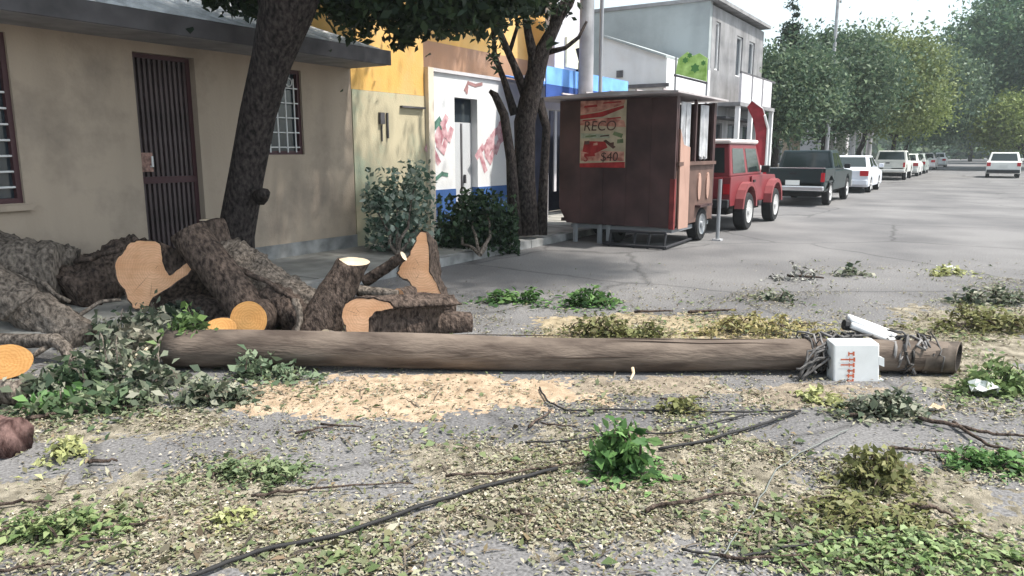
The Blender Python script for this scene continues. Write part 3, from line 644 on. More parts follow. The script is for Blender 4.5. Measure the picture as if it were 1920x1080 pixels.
# ------------------------------------------------------------------ vehicles (local: X across, Y from rear to front)
def paint(name, c, rough=0.3): return mat(name, c, rough=rough, spec=0.5, var=0.06, vscale=2)
cglass = mat('car_glass', (0.02, 0.03, 0.03), rough=0.05, spec=0.7)
tail_red = mat('tail_lamp_red', (0.45, 0.02, 0.03), rough=0.25)
white_plate = mat('number_plate', (0.7, 0.7, 0.68))
black_trim = mat('black_trim', (0.025, 0.025, 0.028), rough=0.6)
def arch(yc, r, z0, n=8): return [(yc + r * math.cos(a), z0 + r * math.sin(a) * 0.98) for a in np.linspace(math.pi, 0, n)]
def side_outline(Ln, zb, top, arches, r):           # lower body outline, rear to front, with wheel arches
    pts = [(0.0, zb + 0.12), (0.05, zb)]
    for yc in arches: pts += [(yc - r, zb)] + arch(yc, r, zb)[1:-1] + [(yc + r, zb)]
    pts += [(Ln - 0.05, zb), (Ln, zb + 0.12)]
    return pts + top[::-1]
def car_body(parent, outline, W, m, name='body', bevel=0.04):
    n = len(outline)
    mb = MB().prism([(-W / 2, y, z) for y, z in outline], (W, 0, 0))
    return mb.build(name, m, parent, bevel=bevel, local=True)
def cabin(parent, y, z, W0, W1, m, name='cabin', bevel=0.05):  # y=(rear base, rear top, front top, front base)
    a = [(-W0 / 2, y[0], z[0]), (W0 / 2, y[0], z[0]), (W0 / 2, y[3], z[0]), (-W0 / 2, y[3], z[0])]
    b = [(-W1 / 2, y[1], z[1]), (W1 / 2, y[1], z[1]), (W1 / 2, y[2], z[1]), (-W1 / 2, y[2], z[1])]
    return MB().hexa(a, b).build(name, m, parent, bevel=bevel, local=True)
def cab_windows(parent, y, z, W0, W1, splits):
    def sd_(t, v, s, e=0.006):                      # t along, v up 0..1
        yr = y[0] + (y[1] - y[0]) * v; yf = y[3] + (y[2] - y[3]) * v
        return (s * ((W0 + (W1 - W0) * v) / 2 + e), yr + (yf - yr) * t, z[0] + (z[1] - z[0]) * v)
    for s in (-1, 1):
        for a, b in splits:
            q = [sd_(a, 0.1, s), sd_(b, 0.1, s), sd_(b, 0.86, s), sd_(a, 0.86, s)]
            MB().hexa(q, [(p[0] - s * 0.02, p[1], p[2]) for p in q]).build('side_window', cglass, parent, local=True)
    def er(u, v, front, e=0.006):
        yy = (y[3] + (y[2] - y[3]) * v + e) if front else (y[0] + (y[1] - y[0]) * v - e)
        return (u * (W0 + (W1 - W0) * v) / 2, yy, z[0] + (z[1] - z[0]) * v)
    for fr, nm in ((False, 'rear_window'), (True, 'windscreen')):
        q = [er(-0.84, 0.12, fr), er(0.84, 0.12, fr), er(0.84, 0.88, fr), er(-0.84, 0.88, fr)]
        MB().hexa(q, [(p[0], p[1] + (0.02 if not fr else -0.02), p[2]) for p in q]).build(nm, cglass, parent, local=True)
def lamps_and_plate(parent, W, zl, y=0.0, plate_z=0.6, h=0.2, w_=0.2):
    for s in (-1, 1): MB().box(s * (W / 2 - 0.02) - (w_ if s > 0 else 0), s * (W / 2 - 0.02) + (w_ if s < 0 else 0), y - 0.015, y + 0.03, zl, zl + h).build('tail_lamp', tail_red, parent, local=True)
    MB().box(-0.2, 0.2, y - 0.03, y - 0.016, plate_z, plate_z + 0.14).build('number_plate', white_plate, parent, local=True)
def mirrors(parent, W, y, z, m):
    for s in (-1, 1): MB().box(min(s * (W / 2 + 0.01), s * (W / 2 + 0.19)), max(s * (W / 2 + 0.01), s * (W / 2 + 0.19)), y, y + 0.1, z, z + 0.15).build('mirror', m, parent, bevel=0.02, local=True)
def wheels(parent, W, ys, r, rim=None, wdt=0.2):
    for yc in ys:
        for s in (-1, 1): wheel(parent, (s * (W / 2 - 0.01), yc, r), r, wdt, rim or rimm, s, local=True)
def jeep():
    c = thing('red_jeep', 'red off road car with pale roof parked ahead of the trailer', 'car', (-4.93, 14.62, 0))
    red = paint('jeep_red', (0.20, 0.030, 0.038), 0.4)
    car_body(c, side_outline(3.7, 0.52, [(0.0, 1.10), (2.2, 1.10), (2.45, 1.10), (3.6, 1.06), (3.7, 0.98)], (0.88, 3.18), 0.45), 1.52, red)
    cb = cabin(c, (0.02, 0.1, 2.05, 2.45), (1.10, 1.74), 1.5, 1.36, red, bevel=0.03)
    MB().box(-0.72, 0.72, 0.04, 2.12, 1.742, 1.83).build('roof', mat('pale_soft_top', (0.72, 0.64, 0.62), var=0.1), c, bevel=0.04, local=True)
    cab_windows(cb, (0.02, 0.1, 2.05, 2.45), (1.10, 1.74), 1.5, 1.36, [(0.06, 0.44), (0.52, 0.93)])
    fl = mat('faded_fender', (0.22, 0.055, 0.06), var=0.15)
    for yc in (0.88, 3.18):
        for s in (-1, 1):
            pts = [(yc + 0.56 * math.cos(a), 0.46 + 0.52 * math.sin(a)) for a in np.linspace(math.pi, 0, 9)] + [(yc + 0.47 * math.cos(a), 0.46 + 0.44 * math.sin(a)) for a in np.linspace(0, math.pi, 9)]
            MB().prism([(s * 0.765, y, z) for y, z in pts], (s * 0.17, 0, 0)).build('fender', fl, c, local=True)
    MB().box(-0.76, 0.76, -0.14, -0.02, 0.50, 0.66).build('bumper', black_trim, c, bevel=0.02, local=True)
    MB().box(-0.7, 0.7, 3.71, 3.85, 0.48, 0.62).build('front_bumper', black_trim, c, local=True)
    MB().box(0.77, 0.80, 1.42, 2.32, 0.56, 1.08).build('door', red, c, bevel=0.01, local=True)
    MB().box(0.80, 0.83, 1.5, 1.62, 0.95, 1.0).build('door_handle', black_trim, c, local=True)
    MB().box(-0.6, 0.6, -0.03, -0.002, 0.68, 1.08).build('tailgate', red, c, bevel=0.01, local=True)
    lamps_and_plate(c, 1.52, 0.76, 0.0, 0.72, 0.2, 0.12)
    mirrors(c, 1.56, 2.15, 1.14, black_trim); wheels(c, 1.86, (0.88, 3.18), 0.38, rimm, 0.24)
    MB().box(-0.5, 0.5, 0.7, 3.3, 0.3, 0.5).build('underbody', black_trim, c, local=True)
jeep()
def pickup(name, label, loc, col, bumper=chrome, group=None, sc=1.0):
    c = thing(name, label, 'pickup truck', loc, group)
    pt = paint(name + '_paint', col)
    W = 1.76
    top = [(0.0, 0.72), (1.62, 0.72), (1.64, 1.02), (3.6, 1.02), (3.75, 1.03), (5.1, 0.96)]
    car_body(c, side_outline(5.2, 0.42, top, (1.05, 4.25), 0.44), W, pt)
    for s in (-1, 1): MB().box(min(s * W / 2, s * (W / 2 - 0.07)), max(s * W / 2, s * (W / 2 - 0.07)), 0.05, 1.62, 0.722, 1.10).build('bed_side', pt, c, bevel=0.02, local=True)
    tg = MB().box(-W / 2 + 0.075, W / 2 - 0.075, 0.0, 0.06, 0.60, 1.08).build('tailgate', pt, c, bevel=0.015, local=True)
    MB().box(-W / 2 + 0.02, W / 2 - 0.02, -0.012, 0.075, 1.102, 1.125).build('rail_cap', bumper, tg, local=True)
    MB().box(-0.1, 0.1, -0.012, 0.0, 0.92, 0.98).build('handle', black_trim, tg, local=True)
    MB().box(-W / 2 + 0.08, W / 2 - 0.08, 0.07, 1.6, 0.722, 0.74).build('bed_floor', black_trim, c, local=True)
    y, z = (1.68, 1.80, 2.95, 3.68), (1.02, 1.62)
    cb = cabin(c, y, z, W - 0.06, W - 0.34, pt); cab_windows(cb, y, z, W - 0.06, W - 0.34, [(0.06, 0.42), (0.48, 0.84)])
    MB().box(-W / 2, W / 2, -0.16, -0.03, 0.46, 0.60).build('bumper', bumper, c, bevel=0.03, local=True)
    MB().box(-W / 2, W / 2, 5.21, 5.3, 0.4, 0.6).build('front_bumper', bumper, c, bevel=0.03, local=True)
    lamps_and_plate(c, W + 0.02, 0.72, -0.005, 0.62, 0.26, 0.10)
    mirrors(c, W, 3.2, 1.05, black_trim); wheels(c, W + 0.04, (1.05, 4.25), 0.36)
    MB().box(-0.6, 0.6, 0.5, 4.8, 0.26, 0.41).build('underbody', black_trim, c, local=True)
    return c
pickup('green_pickup', 'dark green pickup truck with chrome rear bumper behind the jeep', (-4.72, 22.9, 0), (0.010, 0.022, 0.025))
def sedan(name, label, loc, col, group=None, cat='car', rot=0):
    c = thing(name, label, cat, loc, group, rot)
    pt = paint(name + '_paint', col); W = 1.72
    top = [(0.0, 0.86), (0.1, 0.94), (0.9, 0.98), (3.0, 0.92), (4.2, 0.78), (4.35, 0.66)]
    car_body(c, side_outline(4.4, 0.24, top, (0.95, 3.5), 0.38), W, pt)
    y, z = (0.55, 1.15, 2.35, 3.2), (0.93, 1.42)
    cb = cabin(c, y, z, W - 0.06, W - 0.42, pt); cab_windows(cb, y, z, W - 0.06, W - 0.42, [(0.1, 0.46), (0.52, 0.88)])
    lamps_and_plate(c, W + 0.02, 0.66, -0.005, 0.55, 0.2, 0.3)
    MB().box(-W / 2 + 0.03, W / 2 - 0.03, -0.08, -0.01, 0.32, 0.52).build('bumper', pt, c, bevel=0.03, local=True)
    mirrors(c, W, 2.85, 0.95, pt); wheels(c, W + 0.02, (0.95, 3.5), 0.31)
    MB().box(-0.6, 0.6, 0.5, 4.0, 0.16, 0.235).build('underbody', black_trim, c, local=True)
    return c
sedan('silver_sedan', 'pale silver sedan parked ahead of the green pickup', (-4.55, 31.2, 0), (0.66, 0.68, 0.74))
pickup('white_pickup', 'white pickup truck parked under the far roadside trees', (-4.55, 46.0, 0), (0.70, 0.70, 0.66), white_plate)
sedan('white_sedan', 'white sedan parked beyond the white pickup under trees', (-4.4, 53.5, 0), (0.72, 0.72, 0.70))
sedan('grey_sedan', 'grey green sedan third in the far parked row', (-4.4, 60.0, 0), (0.34, 0.38, 0.36))
for i, (y, col, lab) in enumerate(((72, (0.7, 0.66, 0.66), 'pinkish white car far along the kerb'), (84, (0.72, 0.72, 0.72), 'small white car near the street vanishing point'))):
    sedan('distant_car', lab, (-4.4 + i * 0.3, y, 0), col)
def van_car():
    c = thing('white_hatchback', 'white hatchback driving away down the middle of the street', 'car', (0.95, 53.5, 0))
    pt = paint('hatchback_white', (0.78, 0.78, 0.76)); W = 1.74
    car_body(c, side_outline(4.2, 0.26, [(0.0, 0.95), (0.2, 1.0), (3.1, 0.95), (4.1, 0.8)], (0.85, 3.3), 0.38), W, pt)
    y, z = (0.12, 0.45, 2.6, 3.3), (0.95, 1.52); cb = cabin(c, y, z, W - 0.06, W - 0.36, pt); cab_windows(cb, y, z, W - 0.06, W - 0.36, [(0.1, 0.46), (0.52, 0.88)])
    lamps_and_plate(c, W + 0.02, 0.7, -0.005, 0.62, 0.22, 0.2)
    MB().box(-W / 2 + 0.03, W / 2 - 0.03, -0.08, -0.01, 0.3, 0.5).build('bumper', black_trim, c, bevel=0.03, local=True)
    mirrors(c, W, 2.8, 1.0, pt); wheels(c, W + 0.02, (0.85, 3.3), 0.31)
van_car()

# ------------------------------------------------------------------ trees
def leafmat(name, cols, trans=0.25, rough=0.55): return mat(name, cols[0], rough=rough, island=cols, trans=trans, spec=0.3)
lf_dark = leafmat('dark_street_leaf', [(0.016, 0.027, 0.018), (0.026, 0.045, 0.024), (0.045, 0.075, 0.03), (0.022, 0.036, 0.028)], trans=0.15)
lf_mid = leafmat('mid_green_leaf', [(0.06, 0.10, 0.065), (0.10, 0.155, 0.09), (0.14, 0.20, 0.11), (0.075, 0.12, 0.085)])
lf_grey = leafmat('greyish_leaf', [(0.045, 0.085, 0.055), (0.08, 0.13, 0.075), (0.13, 0.19, 0.10), (0.04, 0.075, 0.055), (0.20, 0.25, 0.14)], trans=0.35)
lf_lime = leafmat('lime_leaf', [(0.12, 0.17, 0.035), (0.19, 0.24, 0.06), (0.26, 0.31, 0.10), (0.09, 0.14, 0.04)])
lf_blue = leafmat('blue_green_leaf', [(0.045, 0.10, 0.06), (0.08, 0.155, 0.085), (0.13, 0.21, 0.11), (0.055, 0.11, 0.075), (0.19, 0.27, 0.14)], trans=0.35)
def limb_path(a, b, k=6, wob=0.12, sag=0.0):
    a, b = Vector(a), Vector(b); out = []
    ln = (b - a).length
    off = random.random() * 50
    for i in range(k + 1):
        t = i / k; p = a.lerp(b, t)
        p += Vector((mnoise.noise(Vector((off, t * 3, 0))), mnoise.noise(Vector((off, 5, t * 3))), mnoise.noise(Vector((off, 9, t * 3))))) * wob * ln * math.sin(math.pi * t)
        p.z += sag * math.sin(math.pi * t); out.append(p)
    return out
def blob_centres(c, r, ncl, per, cr, shell=0.55, keep=None, zmin=None):
    C = []
    c = np.array(c); r = np.array(r)
    cc = []
    while len(cc) < ncl:
        d = rng.normal(size=3); d /= np.linalg.norm(d)
        q = d * (shell + (1 - shell) * rng.random() ** 0.6)
        lump = 1 + 0.28 * mnoise.noise(Vector(d * 2.1) + Vector(c * 0.37))
        p = c + q * r * lump
        if zmin is not None and p[2] < zmin + 0.25 * rng.random(): continue
        if keep is not None and not keep(p): continue
        cc.append(p)
    cc = np.array(cc)
    sz = cr * (0.5 + 0.9 * rng.random(ncl))
    pts = cc.repeat(per, 0) + rng.normal(size=(ncl * per, 3)) * sz.repeat(per)[:, None] * np.array([1, 1, 0.75])
    return pts, cc
def tree(name, label, base, h0, cc, r, ncl, per, leaf, lmat, bark=bark_tree, tr=0.18, group=None, limbs=6, cr=0.55, cat='tree', shell=0.55, keep=None, zmin=None, aspect=0.5):
    t = thing(name, label, cat, base, group)
    base = Vector(base); fork = Vector((base.x * 0.7 + cc[0] * 0.3, base.y * 0.7 + cc[1] * 0.3, base.z + h0))
    m = MB(); m.tube(limb_path(base, fork, 6, 0.06), list(np.linspace(tr, tr * 0.75, 7)), n=10, rough=0.1, seed=len(label))
    pts, cl = blob_centres(cc, r, ncl, per, cr, shell, keep, zmin)
    for i in range(limbs):
        e = Vector(cl[int(rng.integers(len(cl)))]); m.tube(limb_path(fork - Vector((0, 0, 0.1)), e, 6, 0.15), list(np.linspace(tr * 0.5, tr * 0.08, 7)), n=6)
    m.build('trunk', bark, t, smooth=True)
    quads('crown', leaf_quads(pts, leaf, 0.0, aspect, 0.45), lmat, t)
    return t
# leaning street tree before the beige house
t = thing('leaning_street_tree', 'dark leaning street tree in front of the beige house', 'tree', (-7.45, 5.55, 0.1))
b0 = L(437, 545, 8.6); b0.z = 0.05
path = [b0, L(443, 440, 8.55), L(462, 330, 8.45), L(484, 215, 8.3), L(512, 110, 8.15), L(540, 10, 8.0), L(556, -90, 7.9)]
m = MB(); m.tube(path, [0.26, 0.205, 0.19, 0.185, 0.205, 0.275, 0.32], n=20, rough=0.08, ridges=4, seed=3)
m.tube([L(488, 370, 8.35), L(494, 364, 8.2), L(498, 362, 8.1)], [0.09, 0.075, 0.05], n=9, rough=0.15, seed=5)
top = L(548, -60, 7.9)
ends = [Vector((-3.3, 9.6, 6.6)), L(760, -150, 8.2), L(900, -60, 8.8), L(420, -200, 7.6), L(250, -260, 7.8), L(1000, -200, 8.5), L(640, -420, 7.0), L(500, -500, 8.5), L(800, -420, 7.6)]
for i, e in enumerate(ends): m.tube(limb_path(top, e, 7, 0.12), list(np.linspace(0.17, 0.03, 8)), n=8, rough=0.08, seed=i)
m.tube(limb_path(L(530, 30, 8.05), L(470, -160, 7.9), 5, 0.05), list(np.linspace(0.22, 0.1, 6)), n=10, rough=0.08)
m.build('trunk', bark_tree, t, smooth=True)
# crown overhead: kept above the sight line that the photograph shows
def proj(p):
    q = Vector(p) - Vector((0, 0, EYE)); r_ = q.dot(RT); f_ = q.dot(FW)
    zc = f_ * math.cos(PITCH) - q.z * math.sin(PITCH); yc = q.z * math.cos(PITCH) + f_ * math.sin(PITCH)
    return (960 + FP * r_ / zc, 540 - FP * yc / zc) if zc > 0.1 else (0, -9999)
def lit_gap(p):                                     # leaves left out of the crowns so that sun reaches the shop fronts
    q = Vector(p) - sv * ((p[0] - FX) / sv.x)
    return not ((8.9 < q.y < 13.2 and 0.0 < q.z < 3.1) or (8.3 < q.y < 13.2 and 0.8 < q.z < 5.2))
p0, cl0 = blob_centres((-5.9, 4.6, 5.7), (2.6, 4.4, 1.6), 260, 95, 0.42, 0.1, keep=lambda p: p[2] > 3.9 and lit_gap(p))
p1, cl1 = blob_centres((-5.9, 7.0, 5.6), (4.3, 4.0, 2.3), 330, 95, 0.42, 0.3, keep=lambda p: p[2] > 3.75 and lit_gap(p))
def edge_y(x): return np.interp(x, [375, 420, 450, 520, 600, 640, 735, 760, 790, 830, 890, 925, 960, 1050], [0, 16, 26, 34, 22, 44, 36, 64, 62, 68, 60, 36, 26, 18])
ed = []
for _ in range(8200):
    x = random.uniform(385, 1020); y = random.uniform(-130, edge_y(x) + random.gauss(0, 7)); ed.append(tuple(L(x, y, random.uniform(8.0, 9.6))))
ed = np.array(ed)
p3, cl3 = blob_centres((-2.5, 9.9, 6.6), (2.2, 1.7, 0.7), 200, 80, 0.33, 0.1, keep=lambda p: p[2] > 6.1)  # extra leaf clusters out of view, added to shade the road
pts = np.concatenate([p0, p1, p3, ed])
# hanging sprigs below the crown's edge
spr = []
for _ in range(60):
    a = L(random.uniform(640, 940), random.uniform(0, 20), random.uniform(8.3, 9.6)); ln = random.uniform(0.1, 0.42) * (0.6 if 760 < proj(a)[0] < 860 else 1)
    for k in range(16): spr.append((a.x + random.gauss(0, 0.05), a.y + random.gauss(0, 0.05), a.z - ln * random.random()))
for k in range(140):
    q = L(random.gauss(757, 16), random.uniform(20, 92), 9.0 + random.gauss(0, 0.12)); spr.append(tuple(q))
for k in range(90):
    q = L(random.gauss(795, 20), random.uniform(20, 70), 9.1 + random.gauss(0, 0.12)); spr.append(tuple(q))
pts = np.concatenate([pts, np.array(spr)])
def within(P):                                      # the crown ends left of the concrete pole
    return np.array([not (proj(p)[0] > 1040 and proj(p)[1] > -60) for p in P])
pts = pts[within(pts)]
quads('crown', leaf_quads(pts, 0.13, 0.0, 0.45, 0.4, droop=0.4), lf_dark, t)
# multi-stemmed tree before the shops
t = thing('forked_street_tree', 'dark multi stemmed tree between white shop and food trailer', 'tree', (-7.0, 12.2, 0.1))
m = MB(); fb = 12.6
def stem(pxs, rads, fw=fb, n=10, seed=1): m.tube([L(x, y, fw) for x, y in pxs], rads, n=n, rough=0.12, seed=seed, ridges=3)
stem([(990, 440), (985, 330), (984, 230), (1002, 150), (1018, 95), (1045, 40), (1075, -40)], [0.19, 0.17, 0.18, 0.16, 0.12, 0.085, 0.05], seed=2)
stem([(966, 440), (958, 300), (945, 215), (928, 178), (918, 170)], [0.12, 0.085, 0.075, 0.06, 0.03], fw=12.45, seed=5)
stem([(1000, 160), (1000, 105), (990, 60), (982, 0), (985, -60)], [0.12, 0.09, 0.07, 0.05, 0.04], seed=7)
stem([(990, 190), (965, 125), (945, 80), (925, 30), (905, -30)], [0.10, 0.065, 0.055, 0.04, 0.03], seed=9)
stem([(965, 215), (945, 150), (928, 105), (925, 60), (915, 20)], [0.075, 0.05, 0.04, 0.03, 0.02], seed=11)
stem([(1015, 440), (1020, 330), (1025, 240), (1010, 185)], [0.10, 0.075, 0.07, 0.08], fw=12.75, seed=13)
stem([(1020, 100), (1060, 90), (1085, 70), (1100, 40)], [0.05, 0.035, 0.03, 0.02], seed=15)
stem([(1035, 60), (1040, 10), (1030, -50)], [0.06, 0.045, 0.03], seed=17)
stem([(1045, 40), (1068, 10), (1090, -40)], [0.07, 0.05, 0.03], seed=19)
stem([(955, 100), (970, 50), (965, 0)], [0.035, 0.03, 0.02], seed=21)
m.build('trunk', bark_tree, t, smooth=True)
pA, cA = blob_centres((-6.2, 11.6, 5.4), (2.7, 2.4, 1.25), 130, 70, 0.34, 0.3, keep=lambda p: p[2] > 4.5 and lit_gap(p) and proj(p)[0] < 1040)
sp = []
for cx, cy, sx, sy, nn in ((930, 20, 30, 20, 170), (985, 15, 40, 14, 200), (1040, 4, 16, 10, 80), (927, 95, 6, 22, 50), (1000, 36, 26, 12, 60)):
    for _ in range(nn): sp.append(tuple(L(random.gauss(cx, sx), random.gauss(cy, sy), 12.4 + random.gauss(0, 0.25))))
pA = pA[within(pA)]
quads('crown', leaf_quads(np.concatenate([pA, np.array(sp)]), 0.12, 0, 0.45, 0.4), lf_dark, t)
# street trees further on
G1 = 'street trees along the left kerb'
tree('roadside_tree', 'dark grey green roadside tree over the green pickup', (-8.0, 35, 0.1), 2.2, (-8.6, 36, 4.1), (3.2, 3.6, 1.9), 190, 110, 0.20, lf_grey, group=G1, cr=0.5)
tree('roadside_tree', 'tall grey green tree with loose airy top behind the sedan', (-7.6, 44, 0.1), 2.6, (-7.6, 44.5, 5.3), (3.4, 4.0, 2.5), 230, 110, 0.22, lf_grey, group=G1, cr=0.55)
tree('roadside_tree', 'broad tree with yellowish sunlit top above the porch', (-6.9, 52, 0.1), 2.8, (-5.8, 52, 5.7), (3.1, 4.0, 2.6), 200, 110, 0.24, leafmat('olive_leaf', [(0.09, 0.13, 0.05), (0.15, 0.19, 0.07), (0.22, 0.26, 0.10), (0.10, 0.14, 0.06)], trans=0.35), group=G1, cr=0.6)
tree('roadside_tree', 'small rounded bright green tree over the far white cars', (-5.9, 61, 0.1), 2.4, (-5.2, 60, 4.6), (2.6, 3.2, 1.7), 130, 90, 0.24, lf_lime, group=G1, cr=0.5)
tree('roadside_tree', 'distant mid green tree closing the left side of the street', (-6.4, 74, 0.1), 2.5, (-4.6, 74, 6.0), (4.0, 4.5, 3.6), 170, 80, 0.34, lf_mid, group=G1, cr=0.8)
tree('cypress_tree', 'slim dark cypress standing above the roadside trees', (-9.3, 42.5, 0.1), 2.0, (-9.3, 42.5, 5.6), (0.42, 0.42, 3.5), 80, 60, 0.18, lf_dark, tr=0.1, limbs=1, cr=0.16)
G2 = 'big trees overhanging the right side of the street'
tree('overhanging_tree', 'big blue green tree overhanging the street at right', (9.6, 87, 0.1), 5.0, (5.0, 86, 11.0), (9.4, 8.0, 6.6), 460, 100, 0.40, lf_blue, group=G2, tr=0.4, cr=0.95)
tree('overhanging_tree', 'tall tree further back at right with ragged top', (7.6, 118, 0.1), 5.0, (1.0, 116, 11.0), (8.0, 7.0, 6.0), 320, 90, 0.46, lf_mid, group=G2, tr=0.35, cr=1.0)
tree('sunlit_tree', 'small yellow green sunlit tree behind the white hatchback', (3.0, 75, 0.1), 1.6, (1.6, 75, 3.9), (2.6, 2.4, 2.0), 150, 80, 0.28, lf_lime, cr=0.6)
for i, (x, y, r, lab) in enumerate(((-2.0, 135, 7, 'left'), (6, 150, 8, 'right'))):
    tree('distant_tree', 'hazy distant tree closing the street, ' + ('nearer and left of the vanishing point' if i == 0 else 'farther and right of the vanishing point'), (x, y, 0), 3, (x, y, 7), (r, r, 5), 130, 50, 0.6, lf_grey, cr=1.0, tr=0.3)
Cc = np.stack([rng.uniform(-40, 40, 9000), rng.normal(185, 6, 9000), np.abs(rng.normal(0, 4.2, 9000))], 1)
o = quads('distant_foliage', leaf_quads(Cc, 1.6, 0, 0.7), lf_grey, kind='stuff'); tag(o, 'distant mass of foliage closing the end of the street', 'foliage')
hm = bpy.data.materials.new('haze_air'); hm.use_nodes = True
hn = hm.node_tree.nodes; hn.remove(hn['Principled BSDF'])
pv = hn.new('ShaderNodeVolumePrincipled'); pv.inputs['Density'].default_value = 0.0006; pv.inputs['Color'].default_value = (0.86, 0.95, 1.0, 1); pv.inputs['Anisotropy'].default_value = 0.2
hm.node_tree.links.new(pv.outputs[0], hn['Material Output'].inputs['Volume'])
hz_ = MB().box(-270, 270, -70, 450, -1.6, 24.0).build('haze', hm, kind='stuff'); tag(hz_, 'thin pale haze in the air along the street', 'haze')
S.cycles.volume_bounces = 1
# creeper on the porch
cr_ = thing('porch_creeper', 'pale flowering creeper draped over the porch beam', 'creeper', (-7.5, 50, 2.4))
pc = np.concatenate([np.stack([rng.normal(-7.4, 0.25, 1800), rng.uniform(46, 64, 1800), 2.95 + np.abs(rng.normal(0, 0.35, 1800))], 1), np.stack([rng.normal(-7.3, 0.2, 700), rng.normal(47.5, 0.9, 700), rng.uniform(0.8, 3.2, 700)], 1)])
quads('foliage', leaf_quads(pc, 0.2), leafmat('pale_creeper_leaf', [(0.16, 0.20, 0.14), (0.25, 0.28, 0.2), (0.42, 0.42, 0.36), (0.1, 0.14, 0.1)]), cr_)
MB().tube(limb_path((-7.35, 47.5, 0.1), (-7.4, 50, 3.1), 6), [0.05] * 7, n=6).build('stem', bark_grey, cr_)
# bushes on the pavement
def bush(name, label, base, items, leaf, lmat, stems, cat='bush', aspect=0.6):
    t = thing(name, label, cat, base)
    C = []
    for (px, py, sx, sy, fw, sf, nn) in items:
        for _ in range(nn):
            C.append(tuple(L(px + max(-2, min(2, random.gauss(0, 1))) * sx, py + max(-2, min(2, random.gauss(0, 1))) * sy, fw + random.gauss(0, sf))))
    quads('foliage', leaf_quads(np.array(C), leaf, 0, aspect, 0.4), lmat, t)
    m = MB()
    for (a, b) in stems: m.tube(limb_path(Vector(base), Vector(b), 5, 0.1), list(np.linspace(0.03, 0.008, 6)), n=6)
    m.build('stem', bark_grey, t)
    return t
lf_var = leafmat('variegated_leaf', [(0.05, 0.10, 0.07), (0.12, 0.20, 0.15), (0.36, 0.44, 0.36), (0.55, 0.60, 0.52), (0.045, 0.09, 0.06), (0.30, 0.38, 0.31)])
bush('variegated_bush', 'loose variegated bush with pale edged leaves by the house corner', G(745, 478, 0.13),
     [(745, 390, 28, 36, 11.2, 0.25, 640), (775, 355, 19, 26, 11.3, 0.2, 260), (712, 372, 16, 14, 11.1, 0.15, 130), (700, 376, 10, 8, 11.0, 0.1, 60), (790, 420, 18, 20, 11.2, 0.2, 150), (735, 440, 24, 20, 11.1, 0.2, 420), (765, 460, 28, 10, 11.0, 0.2, 260)], 0.10, lf_var,
     [(0, L(700, 380, 11.1)), (0, L(780, 340, 11.2)), (0, L(745, 370, 11.2)), (0, L(720, 420, 11.1)), (0, L(800, 400, 11.3))])
bush('dark_hedge_bush', 'low dark green bush before the blue based white shop', G(900, 478, 0.13),
     [(895, 420, 36, 26, 11.9, 0.3, 2400), (930, 435, 20, 24, 11.8, 0.25, 1500), (862, 450, 22, 16, 11.7, 0.25, 1400), (900, 462, 36, 10, 11.7, 0.2, 900), (900, 372, 20, 9, 12.0, 0.2, 170)], 0.09, leafmat('deep_bush_leaf', [(0.02, 0.035, 0.022), (0.03, 0.055, 0.03), (0.045, 0.09, 0.035), (0.025, 0.04, 0.03)]),
     [(0, L(880, 400, 11.9)), (0, L(920, 395, 11.9)), (0, L(850, 430, 11.8)), (0, L(940, 420, 11.9))])

# ------------------------------------------------------------------ fallen pole
pA_, pB_ = L(318, 655, 5.35), L(1796, 686, 5.22)
pA_.z = 0.15; pB_.z = 0.115
fp = thing('fallen_pole', 'long fallen wooden utility pole lying across the street', 'utility pole', pA_)
pth = [pA_.lerp(pB_, t) + Vector((0, 0, 0.012 * math.sin(t * 9))) for t in np.linspace(0, 1, 40)]
mb = MB().tube(pth, [0.138 - 0.026 * t + 0.003 * math.sin(t * 23) for t in np.linspace(0, 1, 40)], n=28, cap=(True, False), rough=0.016, ridges=0, seed=4, cut1=((pB_ - pA_).normalized() * 0.75 - FW * 0.6).normalized())
ring = mb.last; mb.build('shaft', pole_wood, fp, smooth=True)
axis = (pB_ - pA_).normalized()
m = MB(); cen = sum(ring, Vector()) / len(ring)
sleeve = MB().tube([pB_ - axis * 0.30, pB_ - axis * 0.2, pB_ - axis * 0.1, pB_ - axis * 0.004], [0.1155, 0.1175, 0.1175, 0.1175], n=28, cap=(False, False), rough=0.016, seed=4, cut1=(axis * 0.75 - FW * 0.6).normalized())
sleeve.build('dark_end_sleeve', mat('dark_end_wood', (0.06, 0.048, 0.04), rough=0.95, var=0.4, vscale=9, col2=(0.16, 0.13, 0.11)), fp, smooth=True)  # added sleeve and the rim make the pole end darker than its shaft
inner = [cen + (v - cen) * 0.84 for v in ring]; deep = [v - axis * 0.16 for v in inner]
n = len(ring)
m.add(ring + inner, [(i, (i + 1) % n, n + (i + 1) % n, n + i) for i in range(n)]); m.build('end_rim', mat('dark_end_rim', (0.045, 0.035, 0.03), rough=0.95), fp)
MB().add(inner + deep, [(i, (i + 1) % n, n + (i + 1) % n, n + i) for i in range(n)] + [tuple(range(n, 2 * n))]).build('hollow_end', mat('hollow_dark', (0.018, 0.015, 0.014), rough=1), fp)
m = MB()
for k in range(9):                                   # drying cracks as thin grooves of dark wood
    t0 = random.uniform(0.02, 0.75); a = random.uniform(-0.4, 1.6)
    pts = []
    for q in np.linspace(t0, t0 + random.uniform(0.08, 0.2), 8):
        c = pA_.lerp(pB_, q); r_ = 0.1385 - 0.026 * q; aa = a + 0.05 * math.sin(q * 40)
        pts.append(c + (UP * math.cos(aa) - FW * math.sin(aa)) * r_)
    m.tube(pts, [0.001, 0.003, 0.004, 0.004, 0.004, 0.004, 0.003, 0.001], n=5)
m.build('drying_crack', mat('crack_dark', (0.05, 0.035, 0.028), rough=1), fp, kind='stuff')
